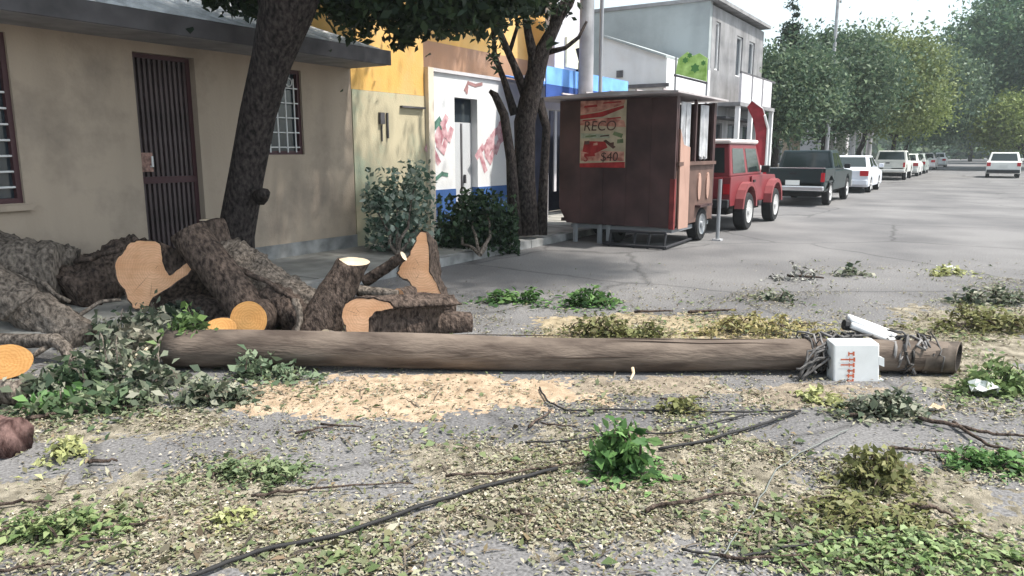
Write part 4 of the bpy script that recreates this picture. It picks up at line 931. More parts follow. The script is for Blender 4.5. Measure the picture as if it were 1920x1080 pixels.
MB().tube([L(1186, 690, 5.12), L(1188, 700, 5.07), L(1182, 712, 5.0)], [0.012, 0.01, 0.006], n=6).build('splinter', cut_pale, fp)
# --- wires, box and lamp on the pole
wd_m = mat('weathered_cable', (0.10, 0.095, 0.095), rough=0.8, var=0.4, vscale=20)
cb = thing('cable_tangle', 'tangle of dark cables wrapped round the fallen pole', 'cables', L(1530, 715, 5.1))
cw = mat('grey_cable', (0.22, 0.21, 0.21), rough=0.8)
for k in range(26):
    c0 = random.uniform(1500, 1600) if k < 17 else random.uniform(1650, 1740); r_ = random.uniform(0.125, 0.17); a0 = random.uniform(0, 6.28); pts = []
    for j in range(22):
        a = a0 + j * random.uniform(0.25, 0.38); cc = L(c0 + (j - 10) * random.uniform(-1.5, 2.5), 684, 5.27); cc.z = 0.125
        q = cc + (UP * math.cos(a) * (r_ + 0.015 * math.sin(j * 1.3 + k)) - FW * math.sin(a) * (r_ + 0.04 * math.sin(j + k)))
        q.z = max(q.z, 0.012); pts.append(q)
    MB().tube(pts, random.choice((0.006, 0.008, 0.011)), n=5).build('cable', wd_m if k % 3 else cw, cb, smooth=True)
for k in range(8):
    pts = [L(random.uniform(1485, 1530), random.uniform(690, 725), 5.0), L(random.uniform(1510, 1560), random.uniform(650, 690), 5.05), L(random.uniform(1550, 1600), random.uniform(625, 650), 5.2), L(random.uniform(1590, 1660), random.uniform(625, 650), 5.25)]
    pp_ = []
    for i in range(3):
        for t in np.linspace(0, 1, 6)[:-1]: pp_.append(pts[i].lerp(pts[i + 1], t) + Vector((random.gauss(0, .006), random.gauss(0, .006), random.gauss(0, .006))))
    MB().tube(pp_, 0.009, n=5).build('cable', wd_m, cb, smooth=True)
bx = thing('white_meter_box', 'white metal box with red upright lettering hanging on the fallen pole', 'meter box', L(1608, 735, 5.02))
wbox = mat('white_box_enamel', (0.74, 0.75, 0.76), rough=0.45, var=0.06, vscale=6)
a = L(1563, 645, 5.02); b = L(1650, 645, 5.02); c = L(1563, 727, 5.02); d = L(1649, 729, 5.02)
th_ = FW * 0.13
MB().hexa([c, d, b, a], [q + th_ + UP * 0.012 for q in (c, d, b, a)]).build('case', wbox, bx, bevel=0.012)
MB().hexa([L(1648, 668, 5.02), L(1658, 672, 5.02), L(1658, 688, 5.02), L(1648, 684, 5.02)], [q + FW * 0.05 for q in (L(1648, 668, 5.02), L(1658, 672, 5.02), L(1658, 688, 5.02), L(1648, 684, 5.02))]).build('hinge', wbox, bx)
MB().hexa([L(1648, 712, 5.02), L(1657, 712, 5.02), L(1655, 726, 5.02), L(1648, 728, 5.02)], [q + FW * 0.05 for q in (L(1648, 712, 5.02), L(1657, 712, 5.02), L(1655, 726, 5.02), L(1648, 728, 5.02))]).build('hinge', wbox, bx)
oran = mat('red_box_lettering', (0.50, 0.12, 0.06), var=0.25, vscale=30)
m = MB()
def on_box(px, py, e=0.003): 
    q = L(px, py, 5.02); return q - FW * e
for (y, x0, x1) in ((663, 1590, 1602), (674, 1576, 1603), (684, 1576, 1602), (695, 1588, 1602), (704, 1587, 1601), (714, 1587, 1600)):
    # each letter lies on its side: a stem and two or three strokes
    for (xa, xb, ya, yb) in ((x0, x1, y - 1.4, y + 1.2), (x1 - 3.5, x1, y - 4, y + 4), (x1 - 12 if x1 - x0 < 20 else x1 - 11, x1 - 9.5, y - 3.5, y + 4.2)):
        q = [on_box(xa, yb), on_box(xb, yb), on_box(xb, ya), on_box(xa, ya)]
        m.add(q, [(0, 1, 2, 3)])
for i, v in enumerate(m.v): m.v[i] = tuple(Vector(v) - FW * 0.0002 * (i // 4))
m.build('lettering', oran, bx)
lm = thing('broken_lamp_arm', 'white fluted lamp housing lying on top of the fallen pole', 'lamp housing', L(1640, 640, 5.35))
a = L(1592, 604, 5.32); b = L(1676, 636, 5.32)
ax_ = (b - a).normalized(); up_ = (UP - ax_ * UP.dot(ax_)).normalized()
for k, (o1, o2) in enumerate(((-0.05, -0.012), (0.0, 0.018), (0.05, 0.03))):
    MB().tube([a + FW * o1 + up_ * o2, b + FW * o1 + up_ * o2], [0.024, 0.026], n=12).build('flute', white_iron, lm, smooth=True)
MB().tube([a - ax_ * 0.03 - up_ * 0.03, a + ax_ * 0.02 - up_ * 0.02], 0.04, n=8).build('socket', black_trim, lm)
MB().hexa([a - up_ * 0.05 - FW * 0.02, b - up_ * 0.05 - FW * 0.02, b - up_ * 0.03 - FW * 0.02, a - up_ * 0.025 - FW * 0.02], [q + FW * 0.09 for q in (a - up_ * 0.05 - FW * 0.02, b - up_ * 0.05 - FW * 0.02, b - up_ * 0.03 - FW * 0.02, a - up_ * 0.025 - FW * 0.02)]).build('bracket', wd_m, lm)

# ------------------------------------------------------------------ cut logs
crack_m = mat('wood_crack', (0.26, 0.14, 0.085), rough=1)
def disc(ring, material, parent, name='cut_face', dome=0.0):
    n = len(ring); cen = sum(ring, Vector()) / n
    nn = (ring[1] - ring[0]).cross(ring[n // 2] - ring[0]).normalized()
    m = MB(); k = 4; vs_ = [cen]
    for j in range(1, k + 1): vs_ += [cen + (v - cen) * (j / k) for v in ring]
    fs = [(0, 1 + i, 1 + (i + 1) % n) for i in range(n)]
    for j in range(k - 1):
        for i in range(n): fs.append((1 + j * n + i, 1 + (j + 1) * n + i, 1 + (j + 1) * n + (i + 1) % n, 1 + j * n + (i + 1) % n))
    jit = [v + Vector((random.gauss(0, 1), random.gauss(0, 1), random.gauss(0, 1))) * 0.0003 for v in vs_]
    m.add(jit, fs); return m.build(name, material, parent)
def log(name, label, a, b, r0, r1, bark=bark_dark, f0=None, f1=None, n0=None, n1=None, rough=0.085, ridges=15, n=56, k=22, wob=0.02, seed=None, flat=1.0, group=None, cat='log', knots=0):
    a, b = Vector(a), Vector(b); seed = seed if seed is not None else len(label) + int(abs(a.x) * 13)
    t = thing(name, label, cat, a, group)
    pts = limb_path(a, b, k, wob); pts[0], pts[-1] = a, b
    mb = MB().tube(pts, list(np.linspace(r0, r1, k + 1)), n=n, cap=(f0 is None, f1 is None), rough=rough, ridges=ridges, seed=seed, cut0=n0, cut1=n1, flat=flat)
    r_a, r_b = mb.first, mb.last
    for q in range(knots):
        i = random.randrange(3, k - 2); d = Vector((random.gauss(0, 1), random.gauss(0, 1), abs(random.gauss(0, 1)))).normalized()
        mb.tube([pts[i], pts[i] + d * (r0 * 1.25), pts[i] + d * (r0 * 1.5)], [r0 * 0.35, r0 * 0.3, r0 * 0.18], n=9, rough=0.15, seed=q)
    mb.build('bark', bark, t, smooth=True)
    if f0: disc(r_a, f0, t)
    if f1: disc(r_b[::-1], f1, t)
    return t
def slab(name, label, poly, fw, off, shrink, face, bark=bark_dark, group=None, tilt=0.0):
    pts = []
    n0 = len(poly)
    for i in range(n0):
        p, q = poly[i], poly[(i + 1) % n0]
        for t in (0, 0.25, 0.5, 0.75):
            pts.append((p[0] + (q[0] - p[0]) * t, p[1] + (q[1] - p[1]) * t))
    # smooth the outline, then roughen it
    for _ in range(1): pts = [((pts[i - 1][0] + 2 * p[0] + pts[(i + 1) % len(pts)][0]) / 4, (pts[i - 1][1] + 2 * p[1] + pts[(i + 1) % len(pts)][1]) / 4) for i, p in enumerate(pts)]
    pts = [(x + random.gauss(0, 0.9), y + random.gauss(0, 0.9)) for x, y in pts]
    cx = sum(p[0] for p in pts) / len(pts); cy = sum(p[1] for p in pts) / len(pts)
    V = [L(x, y, fw + tilt * (x - cx) * mpp(fw)) for x, y in pts]; c = L(cx, cy, fw)
    t = thing(name, label, 'log', c, group)
    m = MB(); n = len(V); F_ = [c + (v - c) * (1 - 0.012 / max((v - c).length, 0.05)) + FW * 0.003 for v in V]
    m.add(F_, [tuple(range(n))[::-1]]); m.build('cut_face', face, t)
    m = MB(); m.add(V + F_, [(i, n + i, n + (i + 1) % n, (i + 1) % n) for i in range(n)]); m.build('bark_rim', bark, t)
    m = MB()
    for _ in range(3):
        v = F_[random.randrange(n)]; p0_ = c.lerp(v, random.uniform(0.05, 0.3)) - FW * 0.001; p1_ = c.lerp(v, random.uniform(0.5, 0.95)) - FW * 0.001
        sd2 = (p1_ - p0_).cross(FW).normalized() * 0.0018; mid = p0_.lerp(p1_, 0.5) + sd2 * random.uniform(-3, 3)
        m.add([p0_, mid + sd2, p1_, mid - sd2], [(0, 1, 2, 3)])
    m.build('drying_crack', crack_m, t, kind='stuff')
    m = MB(); K = 8; off = Vector(off)
    for j in range(K + 1):
        s = 1 + (shrink - 1) * j / K
        for i, v in enumerate(V):
            p = c + (v - c) * s + off * (j / K) + FW * 0.004
            d = (v - c).normalized(); p += d * 0.018 * mnoise.noise(Vector((i * 0.5, j * 0.3, cx))) * (1 if j else 0.3) + d * (0.008 if j else 0.002)
            m.v.append(tuple(p))
    for j in range(K):
        for i in range(n): m.f.append((j * n + i, j * n + (i + 1) % n, (j + 1) * n + (i + 1) % n, (j + 1) * n + i))
    m.f.append(tuple(K * n + i for i in range(n)))
    m.build('bark', bark, t, smooth=True)
    return t
LG = 'cut logs heaped before the beige house'
slab('forked_log', 'big forked log whose wide pink cut face shows at the left of the pile',
     [(238, 456), (262, 448), (300, 452), (306, 490), (318, 520), (345, 498), (370, 472), (381, 482), (354, 516), (312, 545), (285, 560), (272, 582), (248, 580), (232, 545), (216, 525), (213, 490), (228, 475)],
     6.7, RT * 0.55 + FW * 0.5 - UP * 0.30, 0.62, cut_pink, group=LG)
log('log', 'thick dark log wedged under the forked log beside the pole', L(325, 575, 7.0), L(445, 605, 6.75), 0.20, 0.16, f1=None, group=LG)
log('log', 'dark log with slanting top cut leaning against the leaning tree', L(352, 434, 6.75), L(470, 590, 6.55), 0.165, 0.175, f0=cut_pale, n0=(RT * -0.50 + UP * 0.85 + FW * 0.12).normalized(), group=LG, knots=0, rough=0.05, wob=0.01)
log('log', 'short dark stub with thin pale cut beside the tree foot', L(398, 412, 7.7), L(430, 520, 7.5), 0.12, 0.14, f0=cut_pale, n0=UP, group=LG)
log('log', 'round bright orange cut log lying behind the pole', L(466, 599, 6.15), L(520, 585, 6.9), 0.156, 0.15, f0=cut_orange, group=LG, ridges=0, rough=0.035)
log('log', 'low flattened orange cut log left of the round orange one', L(415, 613, 6.1), L(430, 606, 6.8), 0.125, 0.12, f0=cut_orange, flat=0.62, group=LG, ridges=0, rough=0.04)
log('log', 'upright leaning log with pale sunlit cut top', L(663, 490, 6.35), L(585, 640, 6.25), 0.125, 0.20, f0=cut_pale, n0=(UP * 0.97 + RT * 0.10 - FW * 0.12).normalized(), group=LG, knots=1, rough=0.06)
log('bark_log', 'long log with deeply furrowed grey bark sloping towards the pole', L(425, 492, 7.5), L(600, 600, 6.7), 0.23, 0.20, bark=bark_grey, rough=0.26, ridges=17, n=90, k=26, group=LG)
log('bark_log', 'furrowed dark log low behind the upright leaning log', L(505, 560, 6.7), L(585, 612, 6.4), 0.16, 0.14, bark=bark_dark, rough=0.24, ridges=13, group=LG)
slab('forked_log', 'low log with pink keyhole shaped cut face behind the pole',
     [(642, 572), (658, 560), (692, 556), (730, 566), (742, 577), (705, 583), (693, 600), (691, 645), (655, 646), (646, 612), (637, 596)], 6.0, RT * 0.55 + FW * 0.3 - UP * 0.03, 0.9, cut_pink, group=LG)
log('log', 'dark lying log right of the pink keyhole cut', L(690, 612, 6.15), L(790, 612, 6.3), 0.135, 0.13, group=LG)
log('log', 'rightmost dark log of the pile with rounded end', L(775, 606, 6.4), L(882, 606, 6.55), 0.13, 0.10, group=LG, bark=bark_dark)
slab('split_log', 'tall wedge shaped split log with pinkish brown face at right of pile',
     [(785, 434), (799, 432), (805, 468), (806, 512), (818, 530), (832, 560), (826, 574), (780, 556), (768, 530), (742, 516), (750, 496), (772, 470)], 6.85, RT * 0.07 + FW * 0.3 - UP * 0.10, 0.9, cut_pink, group=LG)
log('log', 'dark base log beneath the tall split wedge', L(740, 575, 6.6), L(850, 575, 6.75), 0.125, 0.11, group=LG, f0=cut_pink)
log('bark_branch', 'curved bark strip branch leaning on the split wedge', L(684, 528, 6.8), L(757, 480, 6.7), 0.055, 0.045, group=LG, f1=cut_pale, bark=bark_dark)
log('log', 'pale thin branch crossing in front of the split wedge', L(672, 545, 6.5), L(745, 552, 6.4), 0.05, 0.04, group=LG, bark=bark_grey)
log('log', 'small chunk of pinkish wood beneath the wedge face', L(745, 556, 6.45), L(772, 548, 6.7), 0.07, 0.06, f0=cut_pink, group=LG)
log('log', 'small pale cut stub lying against the far side of the pole', L(608, 634, 5.95), L(640, 640, 6.1), 0.075, 0.07, f0=cut_pale, group=LG, bark=bark_grey)
# left heap
log('large_log', 'very thick grey log at the far left of the heap', L(-60, 520, 6.9), L(118, 512, 7.1), 0.37, 0.30, bark=bark_grey, f1=cut_pale if False else None, rough=0.12, ridges=14, group=LG, n=70)
log('bark_log', 'rough topped grey log resting on the very thick log', L(-10, 466, 7.2), L(140, 498, 7.3), 0.14, 0.15, bark=bark_grey, rough=0.32, ridges=13, n=70, group=LG)
log('bark_log', 'dark striped log between thick log and forked log', L(128, 560, 7.0), L(262, 478, 7.6), 0.24, 0.22, bark=bark_dark, rough=0.26, ridges=15, n=90, k=24, group=LG)
log('bark_log', 'second dark log stacked above the striped one', L(150, 508, 7.5), L(280, 468, 8.0), 0.13, 0.12, bark=bark_dark, rough=0.24, ridges=13, group=LG)
log('bark_log', 'grey diagonal log sloping down from the left edge', L(-30, 530, 6.3), L(160, 640, 6.0), 0.19, 0.15, bark=bark_grey, rough=0.24, ridges=15, n=70, group=LG)
log('log', 'dark log shadowed below the grey diagonal log', L(-20, 610, 6.5), L(120, 605, 6.6), 0.16, 0.15, bark=bark_dark, group=LG)
m_ = thing('crooked_branch', 'smooth pale crooked branch lying level then bending to the ground', 'branch', L(0, 640, 5.6), LG)
MB().tube([L(-40, 637, 5.65), L(30, 639, 5.6), L(105, 638, 5.5), L(122, 652, 5.45), L(140, 690, 5.35), L(158, 722, 5.25)], [0.065, 0.06, 0.055, 0.045, 0.038, 0.03], n=12, rough=0.08).build('limb', bark_grey, m_, smooth=True)
MB().tube([L(95, 645, 5.5), L(70, 662, 5.45), L(50, 676, 5.4)], [0.025, 0.02, 0.012], n=8).build('twig', bark_grey, m_, smooth=True)
log('log', 'log with round orange cut end at the left picture edge', L(8, 679, 5.05), L(-90, 676, 5.3), 0.125, 0.13, f0=cut_orange, n0=(RT * 0.35 - FW * 0.9).normalized(), group=LG, ridges=0, rough=0.04)
log('log', 'grey barked log end below the orange cut at left', L(40, 735, 4.5), L(-90, 732, 4.65), 0.075, 0.085, f0=None, bark=bark_grey, group=LG)
log('log', 'reddish brown log end lying nearest at the lower left', L(34, 822, 3.75), L(-130, 816, 3.85), 0.105, 0.125, f0=None, bark=bark_mat('reddish_bark', (0.06, 0.032, 0.030), (0.20, 0.125, 0.115), 20), group=LG, rough=0.12)

for lab, pts, fws, r_, mm in (('thin grey branch lying across the very thick log', [(-20, 492), (60, 520), (130, 566)], (6.5, 6.45, 6.3), 0.03, bark_grey),
    ('pale stick slanting up through the heap foliage', [(236, 690), (258, 668), (282, 648)], (5.15, 5.2, 5.3), 0.016, cut_pale),
    ('upright pale stick just left of the pole tip', [(292, 730), (296, 690), (298, 645)], (4.95, 5.0, 5.05), 0.017, bark_grey),
    ('dark branch sloping behind the forked log cut', [(140, 492), (190, 478), (236, 466)], (7.0, 7.0, 7.0), 0.03, bark_dark),
    ('short grey branch leaning on the diagonal log', [(2, 600), (40, 570), (66, 540)], (5.9, 5.9, 5.95), 0.028, bark_grey),
    ('thin forked branch in front of the dark striped log', [(130, 600), (170, 575), (226, 560)], (6.1, 6.2, 6.3), 0.022, bark_grey),
    ('dark branch lying on the furrowed grey log', [(440, 500), (500, 528), (560, 566)], (6.75, 6.6, 6.45), 0.03, bark_dark),
    ('pale branch stub poking out left of the upright log', [(552, 560), (562, 590), (556, 628)], (6.15, 6.1, 6.05), 0.035, bark_grey)):
    P_ = [L(x, y, f_) for (x, y), f_ in zip(pts, fws)]
    pp_ = [P_[0].lerp(P_[1], t) for t in (0, 0.33, 0.66)] + [P_[1].lerp(P_[2], t) for t in (0, 0.33, 0.66, 1)]
    pp_ = [p + Vector((random.gauss(0, .008), random.gauss(0, .008), random.gauss(0, .008))) for p in pp_]
    o = MB().tube(pp_, list(np.linspace(r_, r_ * 0.6, 7)), n=10, rough=0.12, seed=len(lab)).build('heap_branch', mm, None, smooth=True); tag(o, lab, 'branch', LG)
# ------------------------------------------------------------------ leafy clumps and branches on the ground
lf_fresh = leafmat('fresh_green_leaf', [(0.04, 0.09, 0.03), (0.07, 0.155, 0.045), (0.12, 0.23, 0.07), (0.20, 0.32, 0.12)])
lf_olive = leafmat('wilted_olive_leaf', [(0.10, 0.11, 0.04), (0.17, 0.18, 0.07), (0.25, 0.25, 0.11), (0.12, 0.10, 0.05)])
lf_yel = leafmat('yellow_green_leaf', [(0.28, 0.30, 0.12), (0.38, 0.39, 0.17), (0.45, 0.46, 0.24), (0.22, 0.25, 0.10)])
lf_pale = leafmat('pale_green_leaf', [(0.10, 0.15, 0.09), (0.17, 0.23, 0.14), (0.27, 0.32, 0.21), (0.08, 0.12, 0.07)])
lf_pile = leafmat('pile_foliage_leaf', [(0.035, 0.06, 0.035), (0.08, 0.105, 0.065), (0.19, 0.21, 0.15), (0.36, 0.35, 0.28), (0.05, 0.08, 0.045), (0.27, 0.29, 0.22)])
def clump(label, px, py, wpx, hpx, lmat, n, leaf, name='leafy_branch', cat='branch', flat=0.3, twigs=4, group=None, fw=None, aspect=0.5, bark=bark_dark, spread=1.0):
    """broken leafy sprigs lying on the ground, about wpx wide and hpx high in the photograph, the near edge at (px, py)"""
    g = G(px, py) if fw is None else L(px, py, fw)
    if g.z < 0: g = G(px, py)
    t = thing(name, label, cat, g, group)
    s = mpp(fwd(g)); W, Hh = wpx * s, hpx * s
    dep = max(0.30 * W, 0.12); ctr = g + FW * dep * 0.8
    ns = max(5, n // 22); per = max(4, int(n * 0.78 / ns)); C = []; m = MB()
    for k in range(ns):
        a = random.gauss(0, 0.27) * W; d = random.gauss(0, 0.36) * dep
        root = ctr + RT * a + FW * d
        th = random.uniform(0, 6.283); ln = random.uniform(0.16, 0.42) * min(W, 0.9)
        k_h = max(0.12, 1 - (2.1 * a / W) ** 2 * 0.8) * random.uniform(0.25, 1.0)
        top = Hh * k_h; hd = RT * math.cos(th) + FW * math.sin(th) * 0.7
        path = []
        for j in range(5):
            u = j / 4; path.append(root + hd * (u - 0.35) * ln + UP * (0.012 + top * math.sin(math.pi * min(1, 0.15 + 0.8 * u))))
        if twigs and k % 2 == 0: m.tube(path, [0.006, 0.005, 0.004, 0.003, 0.002], n=4)
        for q in range(per):
            u = random.random() ** 0.8 * 3.999; i = int(u); p = path[i].lerp(path[i + 1], u - i)
            C.append((p.x + random.gauss(0, leaf * 0.55), p.y + random.gauss(0, leaf * 0.55), max(g.z + 0.01, p.z + random.gauss(0, leaf * 0.4))))
    C = np.array(C)
    quads('leaves', leaf_quads(C, leaf, flat, aspect, 0.5), lmat, t)
    if m.v: m.build('twigs', bark, t, kind='stuff')
    ne = int(n * 0.35 * spread)                         # leaves shed around it
    q = np.stack([rng.normal(0, W * 0.42, ne), rng.normal(0, dep * 0.9, ne)], 1)
    E_ = np.array(ctr)[None] + q[:, :1] * np.array(RT) + q[:, 1:] * np.array(FW); E_[:, 2] = g.z * 0 + 0.008 + 0.015 * rng.random(ne)
    if fw is None: quads('shed_leaves', leaf_quads(E_, leaf * 0.85, 0.8, aspect, 0.5), lmat, t, kind='stuff')
    return t
clump('bright green leafy sprig standing in the middle of the foreground', 1172, 900, 112, 100, lf_fresh, 520, 0.07, flat=0.0, twigs=7)
clump('rounded olive green clump of leaves at the right foreground', 1665, 930, 112, 78, lf_olive, 900, 0.045, flat=0.1)
clump('green leaf heap in front of the left end of the pole', 392, 765, 125, 48, lf_pile, 420, 0.06)
clump('pale blue green tuft left, against the front of the pole', 470, 715, 62, 52, lf_pale, 230, 0.065, flat=0.1)
clump('pale green tuft right, against the front of the pole', 540, 718, 60, 38, lf_pale, 180, 0.06, flat=0.1)
clump('mound of broad green leaves over the left tip of the pole', 345, 668, 84, 90, leafmat('moss_green_leaf', [(0.06, 0.11, 0.04), (0.11, 0.18, 0.05), (0.16, 0.24, 0.09), (0.05, 0.09, 0.04)]), 420, 0.075, flat=0.2, fw=5.3)
clump('flat dark green spray on the road left of the middle', 965, 572, 120, 22, lf_fresh, 260, 0.08, flat=0.6)
clump('flat green spray on the road right beside the other', 1100, 578, 105, 34, lf_fresh, 300, 0.085, flat=0.5)
clump('olive leaf heap just behind the middle of the pole', 1130, 642, 150, 42, lf_olive, 620, 0.055, flat=0.4)
clump('second olive leaf heap behind the pole, right of the first', 1220, 646, 110, 34, lf_olive, 380, 0.05, flat=0.4)
clump('grey green leaf pile under the white box', 1672, 790, 150, 48, lf_pile, 620, 0.055, flat=0.4)
clump('bright yellow leaf bunch below the white box', 1556, 762, 62, 26, lf_yel, 130, 0.06, flat=0.5, twigs=2)
clump('fresh green leaf heap at the right edge beyond the pole tip', 1885, 745, 120, 72, leafmat('mixed_green_leaf', [(0.10, 0.16, 0.06), (0.17, 0.25, 0.10), (0.28, 0.34, 0.15), (0.07, 0.12, 0.05)]), 620, 0.06, flat=0.3)
clump('wide wilted leaf bank on the road at far right', 1862, 628, 190, 46, lf_olive, 900, 0.06, flat=0.5)
clump('dark twiggy leaf bank behind the wilted bank at right', 1880, 575, 130, 36, lf_pile, 420, 0.07, flat=0.4, twigs=8)
clump('green leaf carpet at the lower right picture corner', 1745, 1095, 430, 22, leafmat('corner_green_leaf', [(0.12, 0.20, 0.06), (0.20, 0.28, 0.11), (0.32, 0.40, 0.20), (0.07, 0.12, 0.045), (0.34, 0.35, 0.18)]), 2100, 0.036, flat=0.55, twigs=6)
clump('olive leaf mat right of centre below the rounded clump', 1655, 1000, 230, 34, lf_olive, 900, 0.038, flat=0.6)
clump('green leaf strip lying left of centre on the road', 460, 915, 200, 26, leafmat('strip_green_leaf', [(0.10, 0.15, 0.07), (0.17, 0.22, 0.11), (0.26, 0.31, 0.17), (0.07, 0.11, 0.06)]), 620, 0.042, flat=0.6, twigs=5)
clump('yellow green leaf lump beside the reddish log end', 110, 868, 66, 34, lf_yel, 240, 0.045, flat=0.3, twigs=3)
clump('green leaf patch at the right edge above the corner carpet', 1870, 892, 150, 34, lf_fresh, 480, 0.045, flat=0.5)
clump('green leaf patch at the lower left picture edge', 70, 1030, 230, 40, leafmat('edge_green_leaf', [(0.10, 0.17, 0.06), (0.18, 0.25, 0.10), (0.30, 0.34, 0.17), (0.08, 0.13, 0.06)]), 760, 0.04, flat=0.6, twigs=5)
clump('yellow flecked leaf patch left of the long cable', 400, 1000, 110, 26, lf_yel, 160, 0.035, flat=0.7, twigs=2)
clump('small pale yellow and white bunch far right on the road', 1800, 518, 76, 22, lf_yel, 120, 0.085, flat=0.3, twigs=2)
clump('small green bunch on the road before the pole', 1288, 782, 80, 26, lf_olive, 170, 0.05, flat=0.5)
clump('dark ring of twigs on the road right of the middle', 1448, 566, 75, 28, lf_pile, 110, 0.07, flat=0.4, twigs=12)
clump('grey dry branch heap near the middle of the road', 1500, 528, 70, 30, mat('dry_grey_leaf', (0.3, 0.3, 0.28), island=[(0.24, 0.24, 0.22), (0.36, 0.36, 0.33), (0.15, 0.15, 0.14)]), 110, 0.07, flat=0.3, twigs=6)
clump('small grey green sprig on the road beyond the box', 1605, 520, 60, 18, lf_pile, 90, 0.08, flat=0.4)
clump('pale and yellow leaf heap behind the pole near its right end', 1440, 640, 230, 44, leafmat('golden_chip_leaf', [(0.30, 0.26, 0.11), (0.42, 0.35, 0.17), (0.26, 0.26, 0.11), (0.18, 0.15, 0.07)]), 900, 0.05, flat=0.5, twigs=6)
# foliage in the left heap
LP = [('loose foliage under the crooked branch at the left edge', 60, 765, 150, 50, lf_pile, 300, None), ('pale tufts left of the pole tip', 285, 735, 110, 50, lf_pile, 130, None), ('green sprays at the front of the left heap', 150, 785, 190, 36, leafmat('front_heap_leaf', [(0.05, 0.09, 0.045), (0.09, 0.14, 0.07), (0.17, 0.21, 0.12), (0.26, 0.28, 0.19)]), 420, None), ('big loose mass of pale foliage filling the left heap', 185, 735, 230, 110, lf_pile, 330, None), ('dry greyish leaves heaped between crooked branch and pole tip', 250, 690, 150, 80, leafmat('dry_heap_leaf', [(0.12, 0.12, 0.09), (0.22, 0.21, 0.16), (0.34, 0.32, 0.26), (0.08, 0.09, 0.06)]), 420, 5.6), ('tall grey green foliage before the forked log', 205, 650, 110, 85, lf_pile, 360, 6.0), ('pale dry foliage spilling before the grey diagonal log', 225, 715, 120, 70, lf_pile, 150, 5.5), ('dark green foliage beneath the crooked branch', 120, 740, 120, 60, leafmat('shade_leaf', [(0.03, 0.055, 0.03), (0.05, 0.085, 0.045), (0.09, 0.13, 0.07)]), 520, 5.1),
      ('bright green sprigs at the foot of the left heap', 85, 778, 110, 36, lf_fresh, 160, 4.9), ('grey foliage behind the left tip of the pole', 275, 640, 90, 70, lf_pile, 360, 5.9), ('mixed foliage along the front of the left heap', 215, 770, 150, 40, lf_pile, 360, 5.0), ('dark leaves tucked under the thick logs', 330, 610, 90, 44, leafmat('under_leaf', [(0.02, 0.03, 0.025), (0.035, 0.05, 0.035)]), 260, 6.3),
      ('leaf tuft on top of the furrowed log', 500, 580, 60, 36, lf_pile, 130, 6.9)]
for lab, px, py, wp, hp, lm_, nn, fw in LP: clump(lab, px, py, wp, hp, lm_, nn, 0.075, flat=0.1, fw=fw, twigs=6, bark=bark_grey)

# ------------------------------------------------------------------ sticks, cables and scraps on the road
def gpath(pts, z=0.012, wig=0.008, sub=5):
    out = []
    P = [G(x, y, z) for x, y in pts]
    for i in range(len(P) - 1):
        for t in np.linspace(0, 1, sub + 1)[:-1]: out.append(P[i].lerp(P[i + 1], t) + Vector((random.gauss(0, wig), random.gauss(0, wig), abs(random.gauss(0, wig * 0.5)))))
    return out + [P[-1]]
black_cable = mat('black_cable_rubber', (0.022, 0.021, 0.022), rough=0.7)
pale_cable = mat('pale_cable', (0.17, 0.18, 0.17), rough=0.6)
def line(name, label, cat, pts, r, mm, z=None, wig=0.006, taper=True, group=None):
    r *= 1.05; p = gpath(pts, r + 0.012 if z is None else z, wig); k = len(p)
    rr = [r * (1 - 0.6 * i / k) if taper else r for i in range(k)]
    o = MB().tube(p, rr, n=6).build(name, mm, None, smooth=True); tag(o, label, cat, group); return o
line('fallen_cable', 'long black cable running from bottom edge up to the middle', 'cable', [(350, 1085), (480, 1035), (640, 1002), (780, 952), (900, 915), (1045, 878)], 0.010, black_cable, taper=False, wig=0.004)
line('fallen_cable', 'black cable sagging from the green sprig to below the box', 'cable', [(1235, 842), (1330, 825), (1430, 795), (1500, 770)], 0.009, black_cable, taper=False, wig=0.003)
line('fallen_cable', 'thin cable curving below the middle of the pole', 'cable', [(1012, 728), (1025, 752), (1060, 770), (1150, 768), (1290, 772), (1420, 772), (1490, 770)], 0.006, black_cable, taper=False, wig=0.004)
line('fallen_cable', 'thin cable arcing left of the green sprig', 'cable', [(985, 830), (1050, 828), (1110, 820), (1180, 815), (1260, 812), (1330, 795), (1400, 778)], 0.0055, black_cable, taper=False, wig=0.004)
line('fallen_cable', 'pale thin wire running steeply to the lower right', 'cable', [(1320, 1085), (1370, 1020), (1420, 950), (1455, 880), (1500, 850), (1560, 820), (1590, 805)], 0.0035, pale_cable, taper=False, wig=0.004)
line('fallen_cable', 'dark wire crossing the bottom right from left to right', 'cable', [(1280, 1032), (1380, 1046), (1460, 1030), (1560, 1012), (1680, 1002)], 0.006, black_cable, taper=False)
SG = 'broken sticks scattered over the road'
